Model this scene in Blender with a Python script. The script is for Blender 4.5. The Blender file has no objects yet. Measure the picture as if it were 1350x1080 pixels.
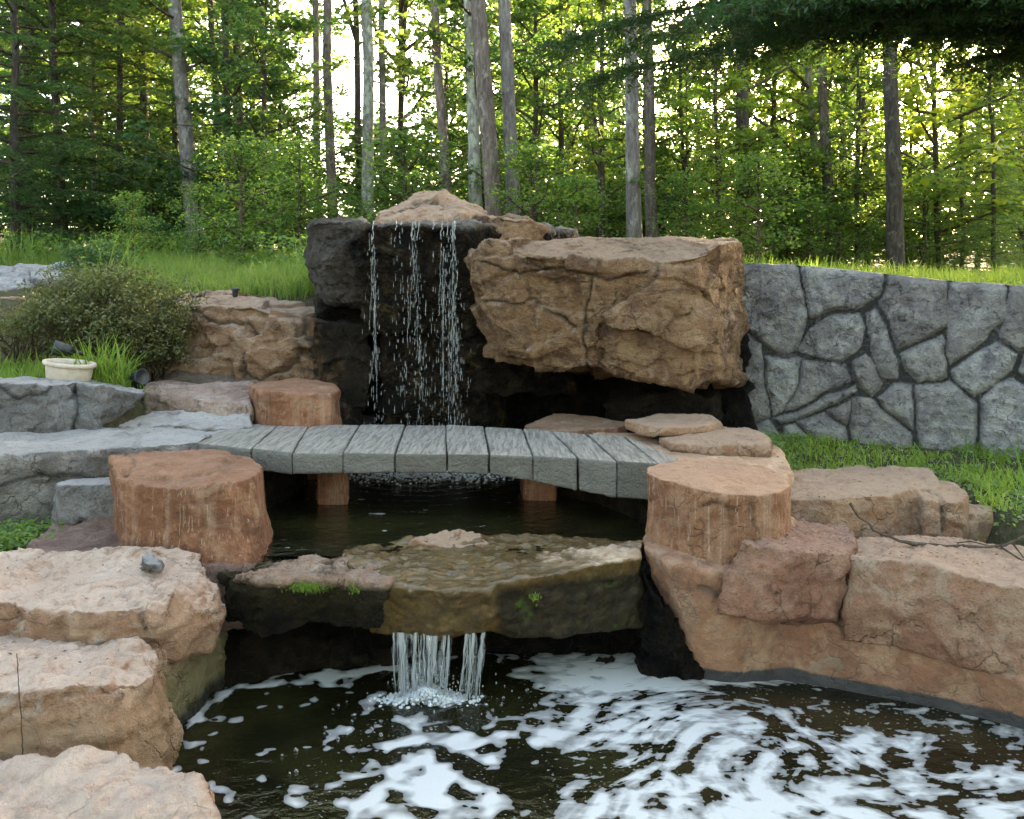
import bpy, bmesh, math, random
import numpy as np
from mathutils import Vector, Matrix

sc = bpy.context.scene
COL = sc.collection
F, HZ, CH = 1100.0, 390.0, 1.6          # focal length in px, horizon row, eye height in metres
WL, WU = 0.0, 0.47                      # water levels of the lower and the upper pool

def X(px, Y): return (px-675.0)/F*Y
def Z(py, Y): return CH-(py-HZ)/F*Y
def zz(v, Y): return v if abs(v) < 15 else Z(v, Y)

# ------------------------------------------------------------------ noise
def _hash(ix, iy, iz, seed):
    h = (ix.astype(np.uint32)*np.uint32(374761393) + iy.astype(np.uint32)*np.uint32(668265263)
         + iz.astype(np.uint32)*np.uint32(2147483647) + np.uint32((seed*362437+12345) & 0xffffffff))
    h = (h ^ (h >> np.uint32(13)))*np.uint32(1274126177)
    h = (h ^ (h >> np.uint32(15)))*np.uint32(2246822519)
    h ^= h >> np.uint32(16)
    return (h & np.uint32(0xffff)).astype(np.float32)/32767.5-1.0

def vnoise(p, seed=0):
    f = np.floor(p); i = f.astype(np.int64); t = (p-f).astype(np.float32)
    t = t*t*t*(t*(t*6-15)+10)
    x, y, z = i[:, 0], i[:, 1], i[:, 2]; tx, ty, tz = t[:, 0], t[:, 1], t[:, 2]
    def L(a, b, k): return a+(b-a)*k
    c = [_hash(x+a, y+b, z+d, seed) for d in (0, 1) for b in (0, 1) for a in (0, 1)]
    return L(L(L(c[0], c[1], tx), L(c[2], c[3], tx), ty), L(L(c[4], c[5], tx), L(c[6], c[7], tx), ty), tz)

def fbm(p, scale, octaves=4, seed=0, gain=0.5, ridged=False):
    p = np.asarray(p, dtype=np.float64)*scale+seed*7.31
    out = np.zeros(len(p), np.float32); a = 1.0; tot = 0
    for k in range(octaves):
        n = vnoise(p, seed+k)
        if ridged: n = 1-2*np.abs(n)
        out += a*n; tot += a; a *= gain; p = p*2.03+11.7
    return out/tot

def facets(p, scale, seed):
    """planar chips: each jittered cell tilts its patch of the surface by its own plane"""
    p = np.asarray(p, float)*scale; b = np.floor(p).astype(np.int64); best = np.full(len(p), 1e9); val = np.zeros(len(p)); idc = np.zeros(len(p))
    for i in (-1, 0, 1):
        for j in (-1, 0, 1):
            for k in (-1, 0, 1):
                x, y, z = b[:, 0]+i, b[:, 1]+j, b[:, 2]+k
                h = [_hash(x, y, z, seed+s)*.45+.5 for s in range(3)]
                d = np.stack([p[:, 0]-x-h[0], p[:, 1]-y-h[1], p[:, 2]-z-h[2]], 1); r = (d*d).sum(1); m = r < best
                if not m.any(): continue
                g = np.stack([_hash(x[m], y[m], z[m], seed+s+9) for s in range(3)], 1); o = _hash(x[m], y[m], z[m], seed+20)
                best[m] = r[m]; val[m] = (d[m]*g).sum(1)+.22*o; idc[m] = o
    return val/scale, idc*.5+.5

def sstep(a, b, x):
    t = np.clip((x-a)/(b-a), 0, 1); return t*t*(3-2*t)

# ------------------------------------------------------------------ mesh helpers
def np_mesh(name, V, Q=None, T=None, smooth=True):
    me = bpy.data.meshes.new(name)
    V = np.asarray(V, np.float32)
    Q = np.zeros((0, 4), np.int32) if Q is None else np.asarray(Q, np.int32).reshape(-1, 4)
    T = np.zeros((0, 3), np.int32) if T is None else np.asarray(T, np.int32).reshape(-1, 3)
    me.vertices.add(len(V)); me.vertices.foreach_set('co', V.ravel())
    nl = Q.size+T.size
    me.loops.add(nl); me.loops.foreach_set('vertex_index', np.concatenate([Q.ravel(), T.ravel()]))
    me.polygons.add(len(Q)+len(T))
    st = np.concatenate([np.arange(len(Q))*4, Q.size+np.arange(len(T))*3]).astype(np.int32)
    me.polygons.foreach_set('loop_start', st)
    me.update(calc_edges=True)
    if smooth: me.polygons.foreach_set('use_smooth', np.ones(len(me.polygons), bool))
    me.validate()
    return me

def link(name, me, mat=None, parent=None, loc=None):
    o = bpy.data.objects.new(name, me); COL.objects.link(o)
    if mat is not None and me is not None and not me.materials: me.materials.append(mat)
    if parent: o.parent = parent
    if loc is not None: o.location = loc
    return o

def tag(o, label=None, cat=None, group=None, kind=None):
    if label: o['label'] = label
    if cat: o['category'] = cat
    if group: o['group'] = group
    if kind: o['kind'] = kind
    return o

def empty(name, loc, label=None, cat=None, group=None):
    o = bpy.data.objects.new(name, None); COL.objects.link(o); o.location = loc
    o.empty_display_size = 0.1
    return tag(o, label, cat, group)

class Acc:                                  # collects arrays of vertices and quads
    def __init__(s): s.V = []; s.Q = []; s.n = 0
    def add(s, V, Q):
        V = np.asarray(V, float).reshape(-1, 3); s.V.append(V); s.Q.append(np.asarray(Q)+s.n); s.n += len(V)
    def tube(s, pts, rad, k=8, cap=True):
        pts = np.asarray(pts, float); rad = np.asarray(rad, float); n = len(pts)
        d = np.gradient(pts, axis=0); d /= np.linalg.norm(d, axis=1)[:, None]+1e-9
        up = np.array([0, 0, 1.0]) if abs(d[0][2]) < .9 else np.array([1.0, 0, 0])
        a = np.cross(d, up); a /= np.linalg.norm(a, axis=1)[:, None]+1e-9
        b = np.cross(d, a)
        th = np.arange(k)*2*math.pi/k
        V = pts[:, None]+rad[:, None, None]*(np.cos(th)[None, :, None]*a[:, None]+np.sin(th)[None, :, None]*b[:, None])
        i = np.arange(n-1)[:, None]*k; j = np.arange(k)[None]
        Q = np.stack([i+j, i+(j+1) % k, i+k+(j+1) % k, i+k+j], -1).reshape(-1, 4)
        s.add(V.reshape(-1, 3), Q)
    def mesh(s, name, smooth=True):
        return np_mesh(name, np.concatenate(s.V), np.concatenate(s.Q), smooth=smooth)

# ------------------------------------------------------------------ node helpers
class NT:
    def __init__(s, name):
        s.m = bpy.data.materials.new(name); s.m.use_nodes = True; s.t = s.m.node_tree
        s.t.nodes.clear(); s.out = s.n('ShaderNodeOutputMaterial')
    def n(s, typ, **kw):
        nd = s.t.nodes.new(typ)
        for k, v in kw.items(): setattr(nd, k, v)
        return nd
    def l(s, a, b): s.t.links.new(a, b)
    def put(s, sock, v):
        if isinstance(v, bpy.types.NodeSocket): s.l(v, sock)
        elif v is not None:
            if isinstance(v, (tuple, list)) and len(v) == 3 and sock.type == 'RGBA': v = (*v, 1)
            sock.default_value = v
    def pos(s): return s.n('ShaderNodeNewGeometry').outputs['Position']
    def vmul(s, v, sc_):
        m = s.n('ShaderNodeVectorMath', operation='MULTIPLY'); s.put(m.inputs[0], v); m.inputs[1].default_value = sc_; return m.outputs[0]
    def noise(s, v, scale, detail=5, rough=.55, dist=0):
        n = s.n('ShaderNodeTexNoise'); s.put(n.inputs['Vector'], v); s.put(n.inputs['Scale'], scale)
        n.inputs['Detail'].default_value = detail; n.inputs['Roughness'].default_value = rough; n.inputs['Distortion'].default_value = dist
        return n.outputs['Fac']
    def math(s, op, a, b=0.0, c=None, clamp=False):
        m = s.n('ShaderNodeMath', operation=op, use_clamp=clamp); s.put(m.inputs[0], a); s.put(m.inputs[1], b)
        if c is not None: s.put(m.inputs[2], c)
        return m.outputs[0]
    def ramp(s, v, a, b, lo=0.0, hi=1.0, smooth=False):
        m = s.n('ShaderNodeMapRange'); m.interpolation_type = 'SMOOTHSTEP' if smooth else 'LINEAR'
        for i, q in enumerate((v, a, b, lo, hi)): s.put(m.inputs[i], q)
        return m.outputs[0]
    def mix(s, f, a, b, mode='MIX'):
        m = s.n('ShaderNodeMix', data_type='RGBA', blend_type=mode)
        s.put(m.inputs[0], f); s.put(m.inputs[6], a); s.put(m.inputs[7], b); return m.outputs[2]
    def bump(s, h, strength=.5, dist=.01, normal=None):
        b = s.n('ShaderNodeBump'); s.put(b.inputs['Height'], h); b.inputs['Strength'].default_value = strength
        b.inputs['Distance'].default_value = dist
        if normal is not None: s.l(normal, b.inputs['Normal'])
        return b.outputs[0]
    def pr(s, color, rough=.8, normal=None, spec=.3, **kw):
        p = s.n('ShaderNodeBsdfPrincipled'); s.put(p.inputs['Base Color'], color); s.put(p.inputs['Roughness'], rough)
        s.put(p.inputs['Specular IOR Level'], spec)
        if normal is not None: s.l(normal, p.inputs['Normal'])
        for k, v in kw.items(): s.put(p.inputs[k.replace('_', ' ')], v)
        return p.outputs[0]
    def done(s, sh): s.l(sh, s.out.inputs['Surface']); return s.m

def rock_mat(name, a, b, c, dark=(.05, .04, .03), rough=.85, bump=.6, streak=0, zones=(), spec=.25, darkamt=.5, lichen=None, top=None, fs=1.0, bed=0.0, frac=.6):
    def red(c_): return (c_[0]*1.03, c_[1]*.972, c_[2]*.96) if c_[0] > c_[2]*1.3 else c_
    a, b, c = red(a), red(b), red(c)
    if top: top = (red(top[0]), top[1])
    t = NT(name); p = t.pos()
    n1 = t.noise(p, 2.3*fs, 4, .6, .6); n2 = t.noise(p, 8*fs, 8, .65, .4); n3 = t.noise(p, 45, 6, .7)
    col = t.mix(t.ramp(n1, .40, .60), a, b)
    col = t.mix(t.ramp(n2, .47, .60), col, c)
    # mottling by grain
    col = t.mix(t.ramp(n3, .35, .7, 0, .55), col, t.mix(1.0, col, (1.5, 1.45, 1.4), 'MULTIPLY'))
    n4 = t.noise(p, 17*fs, 9, .75, .8)
    col = t.mix(t.ramp(n4, .54, .66, 0, min(1, darkamt*1.2)), col, dark)
    # pits and speckle
    n5 = t.noise(p, 120, 3, .6)
    col = t.mix(t.ramp(n5, .58, .68, 0, .6), col, dark)
    at = t.n('ShaderNodeAttribute'); at.attribute_name = 'crk'        # grime lodged in joints and cracks
    bk_ = t.n('ShaderNodeAttribute'); bk_.attribute_name = 'blk'      # mineral tone of each cleaved block
    col = t.mix(t.ramp(bk_.outputs['Fac'], 0, 1, 0, .75), col, t.mix(1.0, col, (.62, .56, .54), 'MULTIPLY'))
    col = t.mix(t.math('MULTIPLY', at.outputs['Fac'], t.ramp(n3, .3, .5, .7, 1)), col, dark)
    h = t.math('ADD', t.math('MULTIPLY', n2, 1.6), t.math('MULTIPLY', n3, 1.0))
    h = t.math('ADD', h, t.math('MULTIPLY', n5, .18)); h = t.math('ADD', h, t.math('MULTIPLY', n4, .8))
    if frac:                                         # hairline fractures
        vo = t.n('ShaderNodeTexVoronoi', feature='DISTANCE_TO_EDGE'); vo.inputs['Scale'].default_value = 4.2
        wv = t.n('ShaderNodeTexNoise'); t.l(p, wv.inputs['Vector']); wv.inputs['Scale'].default_value = 6; wv.inputs['Detail'].default_value = 6
        vm = t.n('ShaderNodeVectorMath', operation='MULTIPLY_ADD'); t.l(wv.outputs['Color'], vm.inputs[0]); vm.inputs[1].default_value = (.34, .34, .34); t.l(p, vm.inputs[2])
        t.l(vm.outputs[0], vo.inputs['Vector'])
        ln_ = t.math('MULTIPLY', t.ramp(vo.outputs['Distance'], .0, .022, 1, 0), t.ramp(n1, .47, .56))
        col = t.mix(t.math('MULTIPLY', ln_, frac), col, dark); h = t.math('SUBTRACT', h, t.math('MULTIPLY', ln_, .8))
    if bed:                                          # bedding planes
        bn = t.noise(t.vmul(p, (5, 5, 17)), 1, 8, .72, 1.6); h = t.math('ADD', h, t.math('MULTIPLY', bn, 2.2*bed))
        col = t.mix(t.ramp(bn, .52, .62, 0, .5*bed), col, t.mix(.5, b, dark))
    if streak:
        sp = t.vmul(p, (34, 34, 1.6)); s1 = t.noise(sp, 1.0, 4, .6, .2)
        sp2 = t.vmul(p, (11, 11, .9)); s2 = t.noise(sp2, 1.0, 3, .6, .4)
        col = t.mix(t.ramp(s1, .52, .7, 0, .55*streak), col, dark)
        col = t.mix(t.ramp(s2, .5, .7, 0, .4*streak), col, t.mix(.5, c, (.6, .5, .42)))
        s3 = t.noise(t.vmul(p, (95, 95, 2.2)), 1.0, 3, .6, .1)
        col = t.mix(t.ramp(s3, .60, .68, 0, .6*streak), col, t.mix(.5, c, (.62, .50, .40)))
        h = t.math('ADD', h, t.math('MULTIPLY', s1, -1.4*streak)); h = t.math('ADD', h, t.math('MULTIPLY', s3, -.8*streak))
    ro = rough
    if lichen:
        ln = t.noise(p, 5.5, 8, .7, 1.0); lf = t.ramp(ln, .54, .66, 0, lichen[1], True)
        col = t.mix(lf, col, lichen[0])
    if top:                                          # upper faces made paler, imitating bright sky light from above
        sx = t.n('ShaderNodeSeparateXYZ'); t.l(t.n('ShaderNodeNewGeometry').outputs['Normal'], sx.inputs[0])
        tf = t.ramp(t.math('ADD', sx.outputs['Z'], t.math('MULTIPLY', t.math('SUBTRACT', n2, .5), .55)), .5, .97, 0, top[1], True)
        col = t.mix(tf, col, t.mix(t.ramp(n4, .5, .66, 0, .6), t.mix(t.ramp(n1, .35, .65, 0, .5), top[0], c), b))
    for (ax, v0, v1, na, cc, cd, rr) in zones:      # stained or wetted zone growing along an axis
        d = t.n('ShaderNodeVectorMath', operation='DOT_PRODUCT'); t.l(p, d.inputs[0]); d.inputs[1].default_value = ax
        dn = t.math('ADD', d.outputs['Value'], t.math('MULTIPLY', t.math('SUBTRACT', t.noise(p, 7, 5, .65, .5), .5), na))
        f = t.ramp(dn, v0, v1, 0, 1, True)
        zc = t.mix(t.ramp(t.noise(p, 12, 7, .7), .4, .65), cc, cd)
        col = t.mix(f, col, zc)
        if rr is not None: ro = t.ramp(f, 0, 1, ro, rr)
    nb = t.bump(h, min(1, bump*1.4), .045)
    return t.done(t.pr(col, ro, nb, spec))

# ------------------------------------------------------------------ rocks
def cage_bm(bm, corners, ctop=None, bulge=0.04):
    """corners go round the stone: (px, Y, top, bottom) or (px, Y, top, px_b, Y_b, bottom)"""
    top, bot, mid = [], [], []
    cs = []
    for c in corners:
        if len(c) == 4: px, Y, t, b = c; pb, Yb = px, Y
        else: px, Y, t, pb, Yb, b = c
        T = Vector((X(px, Y), Y, zz(t, Y))); B = Vector((X(pb, Yb), Yb, zz(b, Yb)))
        if len(c) == 4: B = Vector((T.x, Y, zz(b, Y)))
        cs.append((T, B))
    cen = sum((T+B for T, B in cs), Vector())/(2*len(cs))
    for T, B in cs:
        M = (T+B)/2; r = Vector((M.x-cen.x, M.y-cen.y, 0)); M = M+r*bulge
        top.append(bm.verts.new(T)); bot.append(bm.verts.new(B)); mid.append(bm.verts.new(M))
    n = len(cs)
    ct = sum((T for T, B in cs), Vector())/n
    if ctop is not None: ct.z = ctop
    cb = sum((B for T, B in cs), Vector())/n
    vt = bm.verts.new(ct); vb = bm.verts.new(cb)
    for i in range(n):
        j = (i+1) % n
        bm.faces.new((vt, top[i], top[j])); bm.faces.new((vb, bot[j], bot[i]))
        bm.faces.new((top[i], mid[i], mid[j], top[j])); bm.faces.new((mid[i], bot[i], bot[j], mid[j]))
    bmesh.ops.recalc_face_normals(bm, faces=bm.faces)

def remesh(bm, vox):
    me = bpy.data.meshes.new('tmp'); bm.to_mesh(me); bm.free()
    o = bpy.data.objects.new('tmp', me); COL.objects.link(o)
    m = o.modifiers.new('r', 'REMESH'); m.mode = 'VOXEL'; m.voxel_size = vox; m.adaptivity = 0
    dg = bpy.context.evaluated_depsgraph_get(); dg.update()
    ev = o.evaluated_get(dg); r = bpy.data.meshes.new_from_object(ev)
    bpy.data.objects.remove(o); bpy.data.meshes.remove(me)
    return r

def get_co(me):
    a = np.empty(len(me.vertices)*3, np.float32); me.vertices.foreach_get('co', a); return a.reshape(-1, 3).astype(float)
def set_co(me, V): me.vertices.foreach_set('co', V.astype(np.float32).ravel()); me.update()
def get_no(me):
    a = np.empty(len(me.vertices)*3, np.float32); me.vertex_normals.foreach_get('vector', a); return a.reshape(-1, 3).astype(float)
def edges(me):
    e = np.empty(len(me.edges)*2, np.int32); me.edges.foreach_get('vertices', e); return e.reshape(-1, 2)
def laplace(V, E, k, lam=.6):
    n = len(V); deg = np.bincount(E.ravel(), minlength=n).astype(float)[:, None]
    for _ in range(k):
        S = np.stack([np.bincount(E[:, 0], V[E[:, 1], c], n)+np.bincount(E[:, 1], V[E[:, 0], c], n) for c in range(3)], 1)
        V = V+lam*(S/np.maximum(deg, 1)-V)
    return V
def proj(V): return np.stack([675+V[:, 0]/V[:, 1]*F, HZ+(CH-V[:, 2])/V[:, 1]*F], 1)
def seg_dist(P, pl):
    d = np.full(len(P), 1e9)
    for (a, b) in zip(pl[:-1], pl[1:]):
        a = np.array(a, float); b = np.array(b, float); ab = b-a
        t = np.clip(((P-a)@ab)/(ab@ab+1e-9), 0, 1)
        d = np.minimum(d, np.linalg.norm(P-(a+t[:, None]*ab), axis=1))
    return d
def poly_sd(P, poly):                       # signed distance, positive inside
    pl = list(poly)+[poly[0]]; d = seg_dist(P, pl)
    ins = np.zeros(len(P), bool)
    for (x0, y0), (x1, y1) in zip(pl[:-1], pl[1:]):
        c = ((y0 > P[:, 1]) != (y1 > P[:, 1]))
        xx = (x1-x0)*(P[:, 1]-y0)/((y1-y0) if y1 != y0 else 1e-9)+x0
        ins ^= c & (P[:, 0] < xx)
    return np.where(ins, d, -d)

def rock(name, label, cat, cages, mat, vox=.014, soft=5, cuts=14, cut=.05, amp=.02, rid=.012, scl=3.0, fine=.004,
         strata=0, cracks=(), feats=(), seed=1, bulge=.04, ctop=None, group=None, streak=0, toprough=0, parent=None, post=None, warp=.02, facet=None):
    bm = bmesh.new()
    if not isinstance(cages[0], list): cages = [cages]
    for c in cages: cage_bm(bm, c, ctop, bulge)
    me = remesh(bm, vox)
    V = get_co(me); E = edges(me)
    V = laplace(V, E, max(2, int(soft*.7)))
    rng = np.random.default_rng(seed*77+5)
    lo, hi = V.min(0), V.max(0); cen = (lo+hi)/2; ext = (hi-lo)
    # big hewn facets: cut the corners off along random planes
    if cuts:
        N = rng.normal(size=(cuts, 3)); N[:, 2] *= .7; N /= np.linalg.norm(N, axis=1)[:, None]
        for n_ in N:
            s = (V-cen)@n_; d = s.max()-rng.uniform(.15, 1)*cut*ext.max()*.6
            over = np.maximum(s-d, 0); V = V-over[:, None]*n_*.92
    # broad warping, breaks, then ridged and fine relief along the normal
    W = np.stack([fbm(V, 1.7, 2, seed+i*13) for i in range(3)], 1); V = V+W*warp*2
    me.vertices.foreach_set('co', V.astype(np.float32).ravel()); me.update(); N = get_no(me)
    d = amp*fbm(V, scl, 4, seed)+rid*(fbm(V, scl*1.9, 5, seed+31, .55, True)-.35)
    # cleaved steps: quantised noise gives ledges with sharp edges
    q = fbm(V*np.array([1, 1, 1.6]), scl*1.2, 3, seed+71)*4; fq = np.floor(q); tq = q-fq
    d += amp*1.1*((fq+sstep(.38, .62, tq))/4.0); blk = _hash(fq.astype(np.int64)+9, fq.astype(np.int64)*0, fq.astype(np.int64)*0+seed, 3)*.5+.5
    q = fbm(V*np.array([1, 1, 1.5]), scl*3.2, 3, seed+75)*4; fq = np.floor(q); tq = q-fq
    d += amp*.5*((fq+sstep(.36, .64, tq))/4.0)
    crk = np.zeros(len(V))
    if facet is None: facet = 0 if (streak or amp < .009) else .42
    if facet:
        Vw = V+np.stack([fbm(V, 5, 3, seed+81+i) for i in range(3)], 1)*.035
        fk = tuple(facet) if isinstance(facet, tuple) else (facet, 1.0); fk = fk+(.26,) if len(fk) < 3 else fk; facet = fk[0]
        s0 = 3.2*fk[1]/max(.35, min(1.0, ext.max())); f1, i1 = facets(Vw*np.array([1, 1, 1.5]), s0, seed); f2, i2 = facets(Vw*np.array([1, 1, 1.6]), s0*2.6, seed+40)
        d += facet*(.22*f1+fk[2]*f2)*(.45+.55*sstep(.95, .6, N[:, 2])); blk = .5*blk+.5*i1
    if strata:
        zt = V[:, 2]*26+3.0*fbm(V, 1.8, 3, seed+5)+V[:, 0]*3; k = np.floor(zt); t_ = zt-k
        hs = vnoise(np.stack([k, k*0+seed, k*0], 1)+.5, seed); hs2 = vnoise(np.stack([k+1, k*0+seed, k*0], 1)+.5, seed)
        m = np.clip(1-np.abs(N[:, 2])*1.2, 0, 1)*sstep(-.25, .3, fbm(V, 1.3, 2, seed+9))
        d += strata*m*(hs+(hs2-hs)*sstep(.6, 1, t_))
    if toprough: d += toprough*sstep(.5, .9, N[:, 2])*fbm(V, 22, 4, seed+41, .6, True)
    if streak:
        d += streak*fbm(V*np.array([1, 1, .07]), 38, 2, seed+3)*np.clip(1-N[:, 2]**2*1.5, 0, 1)
    d += fine*fbm(V, 42, 3, seed+51)
    if feats or cracks:
        Pp = proj(V); fr = (N[:, 1] < .35)
        Pw = Pp+np.stack([fbm(V, 9, 3, seed+61), fbm(V, 9, 3, seed+62)], 1)*7
        for poly, off, w in feats:
            if Pw[:, 0].min() > 1e8: continue
            d += np.where(fr, off*sstep(-w/2, w/2, poly_sd(Pw, poly)), 0)
        for pl, w, dep in cracks:
            dd = seg_dist(Pw, pl); d -= np.where(fr, dep*np.exp(-(dd/w)**2)*(1+.6*fbm(V, 25, 2, seed+8)), 0); crk = np.maximum(crk, np.where(fr, np.exp(-(dd/(w*1.1))**2), 0))
    V = V+N*d[:, None]
    if post: V = post(V)
    o_ = np.array([cen[0], cen[1], V[:, 2].min()]); 
    if parent is not None: o_ = o_*0
    set_co(me, V-o_)
    me.polygons.foreach_set('use_smooth', np.ones(len(me.polygons), bool))
    me.name = name
    for nm_, ar_ in (('crk', crk), ('blk', blk)):
        at_ = me.attributes.new(nm_, 'FLOAT', 'POINT'); at_.data.foreach_set('value', ar_.astype(np.float32))
    o = link(name, me, mat, parent, tuple(o_))
    if parent is None: tag(o, label, cat, group)
    return o

def ring(pxc, Yc, rx, ry, top, bot, n=12, flare=1.06, seed=0, wob=.05, tilt=0):
    rng = random.Random(seed); xc = X(pxc, Yc); out = []
    for i in range(n):
        a = 2*math.pi*i/n; w = 1+rng.uniform(-wob, wob)
        x, y = xc+rx*w*math.cos(a), Yc+ry*w*math.sin(a); xb, yb = xc+rx*w*flare*math.cos(a), Yc+ry*w*flare*math.sin(a)
        out.append((675+x/y*F, y, top+tilt*math.cos(a), 675+xb/yb*F, yb, bot))
    return out

# ------------------------------------------------------------------ stone materials
RUST = dict(a=(.32, .175, .11), b=(.23, .12, .075), c=(.36, .23, .16))
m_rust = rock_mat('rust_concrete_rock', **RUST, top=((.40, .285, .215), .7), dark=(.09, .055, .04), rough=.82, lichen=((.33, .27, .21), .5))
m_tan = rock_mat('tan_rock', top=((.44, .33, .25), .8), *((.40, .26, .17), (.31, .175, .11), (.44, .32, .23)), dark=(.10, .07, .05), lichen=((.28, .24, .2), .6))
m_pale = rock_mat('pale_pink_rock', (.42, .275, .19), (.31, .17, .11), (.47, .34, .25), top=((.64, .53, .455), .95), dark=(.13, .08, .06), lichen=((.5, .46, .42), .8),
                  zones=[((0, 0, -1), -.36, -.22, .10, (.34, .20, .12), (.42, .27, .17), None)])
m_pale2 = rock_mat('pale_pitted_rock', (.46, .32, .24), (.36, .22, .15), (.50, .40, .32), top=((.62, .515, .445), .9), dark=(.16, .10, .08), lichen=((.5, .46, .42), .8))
m_low = rock_mat('tan_waterline_rock', (.44, .30, .21), (.36, .22, .15), (.50, .39, .30), dark=(.12, .08, .05), lichen=((.45, .39, .33), .7),
                 zones=[((0, 0, -1), -.30, -.16, .12, (.20, .17, .08), (.29, .23, .13), None),
                        ((0, 0, -1), -.07, -.02, .04, (.03, .028, .02), (.05, .04, .03), .3)])
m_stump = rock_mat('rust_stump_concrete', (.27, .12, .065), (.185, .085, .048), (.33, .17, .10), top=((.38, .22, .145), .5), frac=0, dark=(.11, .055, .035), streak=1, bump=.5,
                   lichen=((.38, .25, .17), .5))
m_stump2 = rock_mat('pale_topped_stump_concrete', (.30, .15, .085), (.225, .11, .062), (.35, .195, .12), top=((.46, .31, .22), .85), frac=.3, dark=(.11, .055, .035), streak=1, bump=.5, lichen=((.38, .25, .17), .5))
m_apron = rock_mat('basin_concrete', (.29, .16, .10), (.22, .115, .075), (.32, .205, .14), dark=(.12, .09, .07), bump=.35, darkamt=.35,
                   lichen=((.24, .21, .17), .7),
                   zones=[((0, 0, -1), -.06, -.045, .05, (.045, .042, .045), (.07, .065, .065), .5)])
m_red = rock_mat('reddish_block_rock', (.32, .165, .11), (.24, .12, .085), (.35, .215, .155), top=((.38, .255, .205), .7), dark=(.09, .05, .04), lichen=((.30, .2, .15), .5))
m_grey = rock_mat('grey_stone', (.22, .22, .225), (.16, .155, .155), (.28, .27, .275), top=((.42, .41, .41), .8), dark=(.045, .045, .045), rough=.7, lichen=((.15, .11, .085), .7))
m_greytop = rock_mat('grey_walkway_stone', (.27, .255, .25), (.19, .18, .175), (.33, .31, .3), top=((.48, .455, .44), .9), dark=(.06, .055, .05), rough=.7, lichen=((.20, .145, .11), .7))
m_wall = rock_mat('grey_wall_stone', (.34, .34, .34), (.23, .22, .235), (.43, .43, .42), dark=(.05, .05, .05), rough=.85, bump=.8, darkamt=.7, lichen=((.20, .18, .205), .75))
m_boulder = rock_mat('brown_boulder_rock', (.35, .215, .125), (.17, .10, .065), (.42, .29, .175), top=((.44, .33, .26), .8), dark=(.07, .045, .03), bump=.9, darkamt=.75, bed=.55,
                     lichen=((.43, .30, .24), .65))
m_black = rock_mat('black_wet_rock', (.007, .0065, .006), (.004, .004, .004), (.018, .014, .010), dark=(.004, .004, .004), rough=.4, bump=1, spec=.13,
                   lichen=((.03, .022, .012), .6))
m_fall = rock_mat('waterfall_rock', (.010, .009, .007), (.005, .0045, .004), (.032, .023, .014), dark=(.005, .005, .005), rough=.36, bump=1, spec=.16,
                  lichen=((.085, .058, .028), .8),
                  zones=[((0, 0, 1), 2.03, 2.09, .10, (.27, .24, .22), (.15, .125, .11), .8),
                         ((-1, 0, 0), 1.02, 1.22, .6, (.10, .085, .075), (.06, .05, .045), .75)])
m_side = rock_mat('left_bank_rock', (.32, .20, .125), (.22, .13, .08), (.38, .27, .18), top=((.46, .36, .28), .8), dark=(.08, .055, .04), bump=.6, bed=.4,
                  lichen=((.42, .33, .27), .6),
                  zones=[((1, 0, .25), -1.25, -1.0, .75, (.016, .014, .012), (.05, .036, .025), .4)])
m_lip = rock_mat('lip_rock', (.44, .32, .24), (.36, .25, .18), (.52, .43, .36), dark=(.1, .07, .05), bump=.9,
                 zones=[((0, 0, -1), -.475, -.445, .04, (.035, .028, .016), (.055, .045, .02), .25),
                        ((0, 0, -1), -.42, -.30, .18, (.012, .010, .008), (.036, .028, .016), .25)])
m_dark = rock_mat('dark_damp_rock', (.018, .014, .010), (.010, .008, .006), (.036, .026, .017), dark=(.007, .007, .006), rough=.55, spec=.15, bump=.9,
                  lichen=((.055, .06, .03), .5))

def plank_mat():
    t = NT('plank_concrete'); p = t.pos()
    g = t.noise(t.vmul(p, (60, 5, 60)), 1, 5, .65, .8); g2 = t.noise(t.vmul(p, (22, 1.6, 30)), 1, 3, .6, 1.5); n = t.noise(p, 6, 6, .65)
    oi = t.n('ShaderNodeObjectInfo').outputs['Random']
    col = t.mix(t.ramp(n, .35, .65), (.085, .076, .066), (.13, .117, .10))
    col = t.mix(t.ramp(g, .45, .65, 0, .6), col, (.06, .057, .055))
    col = t.mix(t.math('MULTIPLY', oi, .35), col, (.23, .215, .2))
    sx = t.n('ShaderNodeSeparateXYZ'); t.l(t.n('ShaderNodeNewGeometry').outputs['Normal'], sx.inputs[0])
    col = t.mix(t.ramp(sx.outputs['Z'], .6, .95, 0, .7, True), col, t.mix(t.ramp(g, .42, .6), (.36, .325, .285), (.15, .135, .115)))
    h = t.math('ADD', g, t.math('MULTIPLY', g2, 1.2)); h = t.math('ADD', h, t.math('MULTIPLY', t.noise(p, 60, 4), .3))
    return t.done(t.pr(col, .6, t.bump(h, .9, .012), .4))
m_plank = plank_mat()
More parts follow.
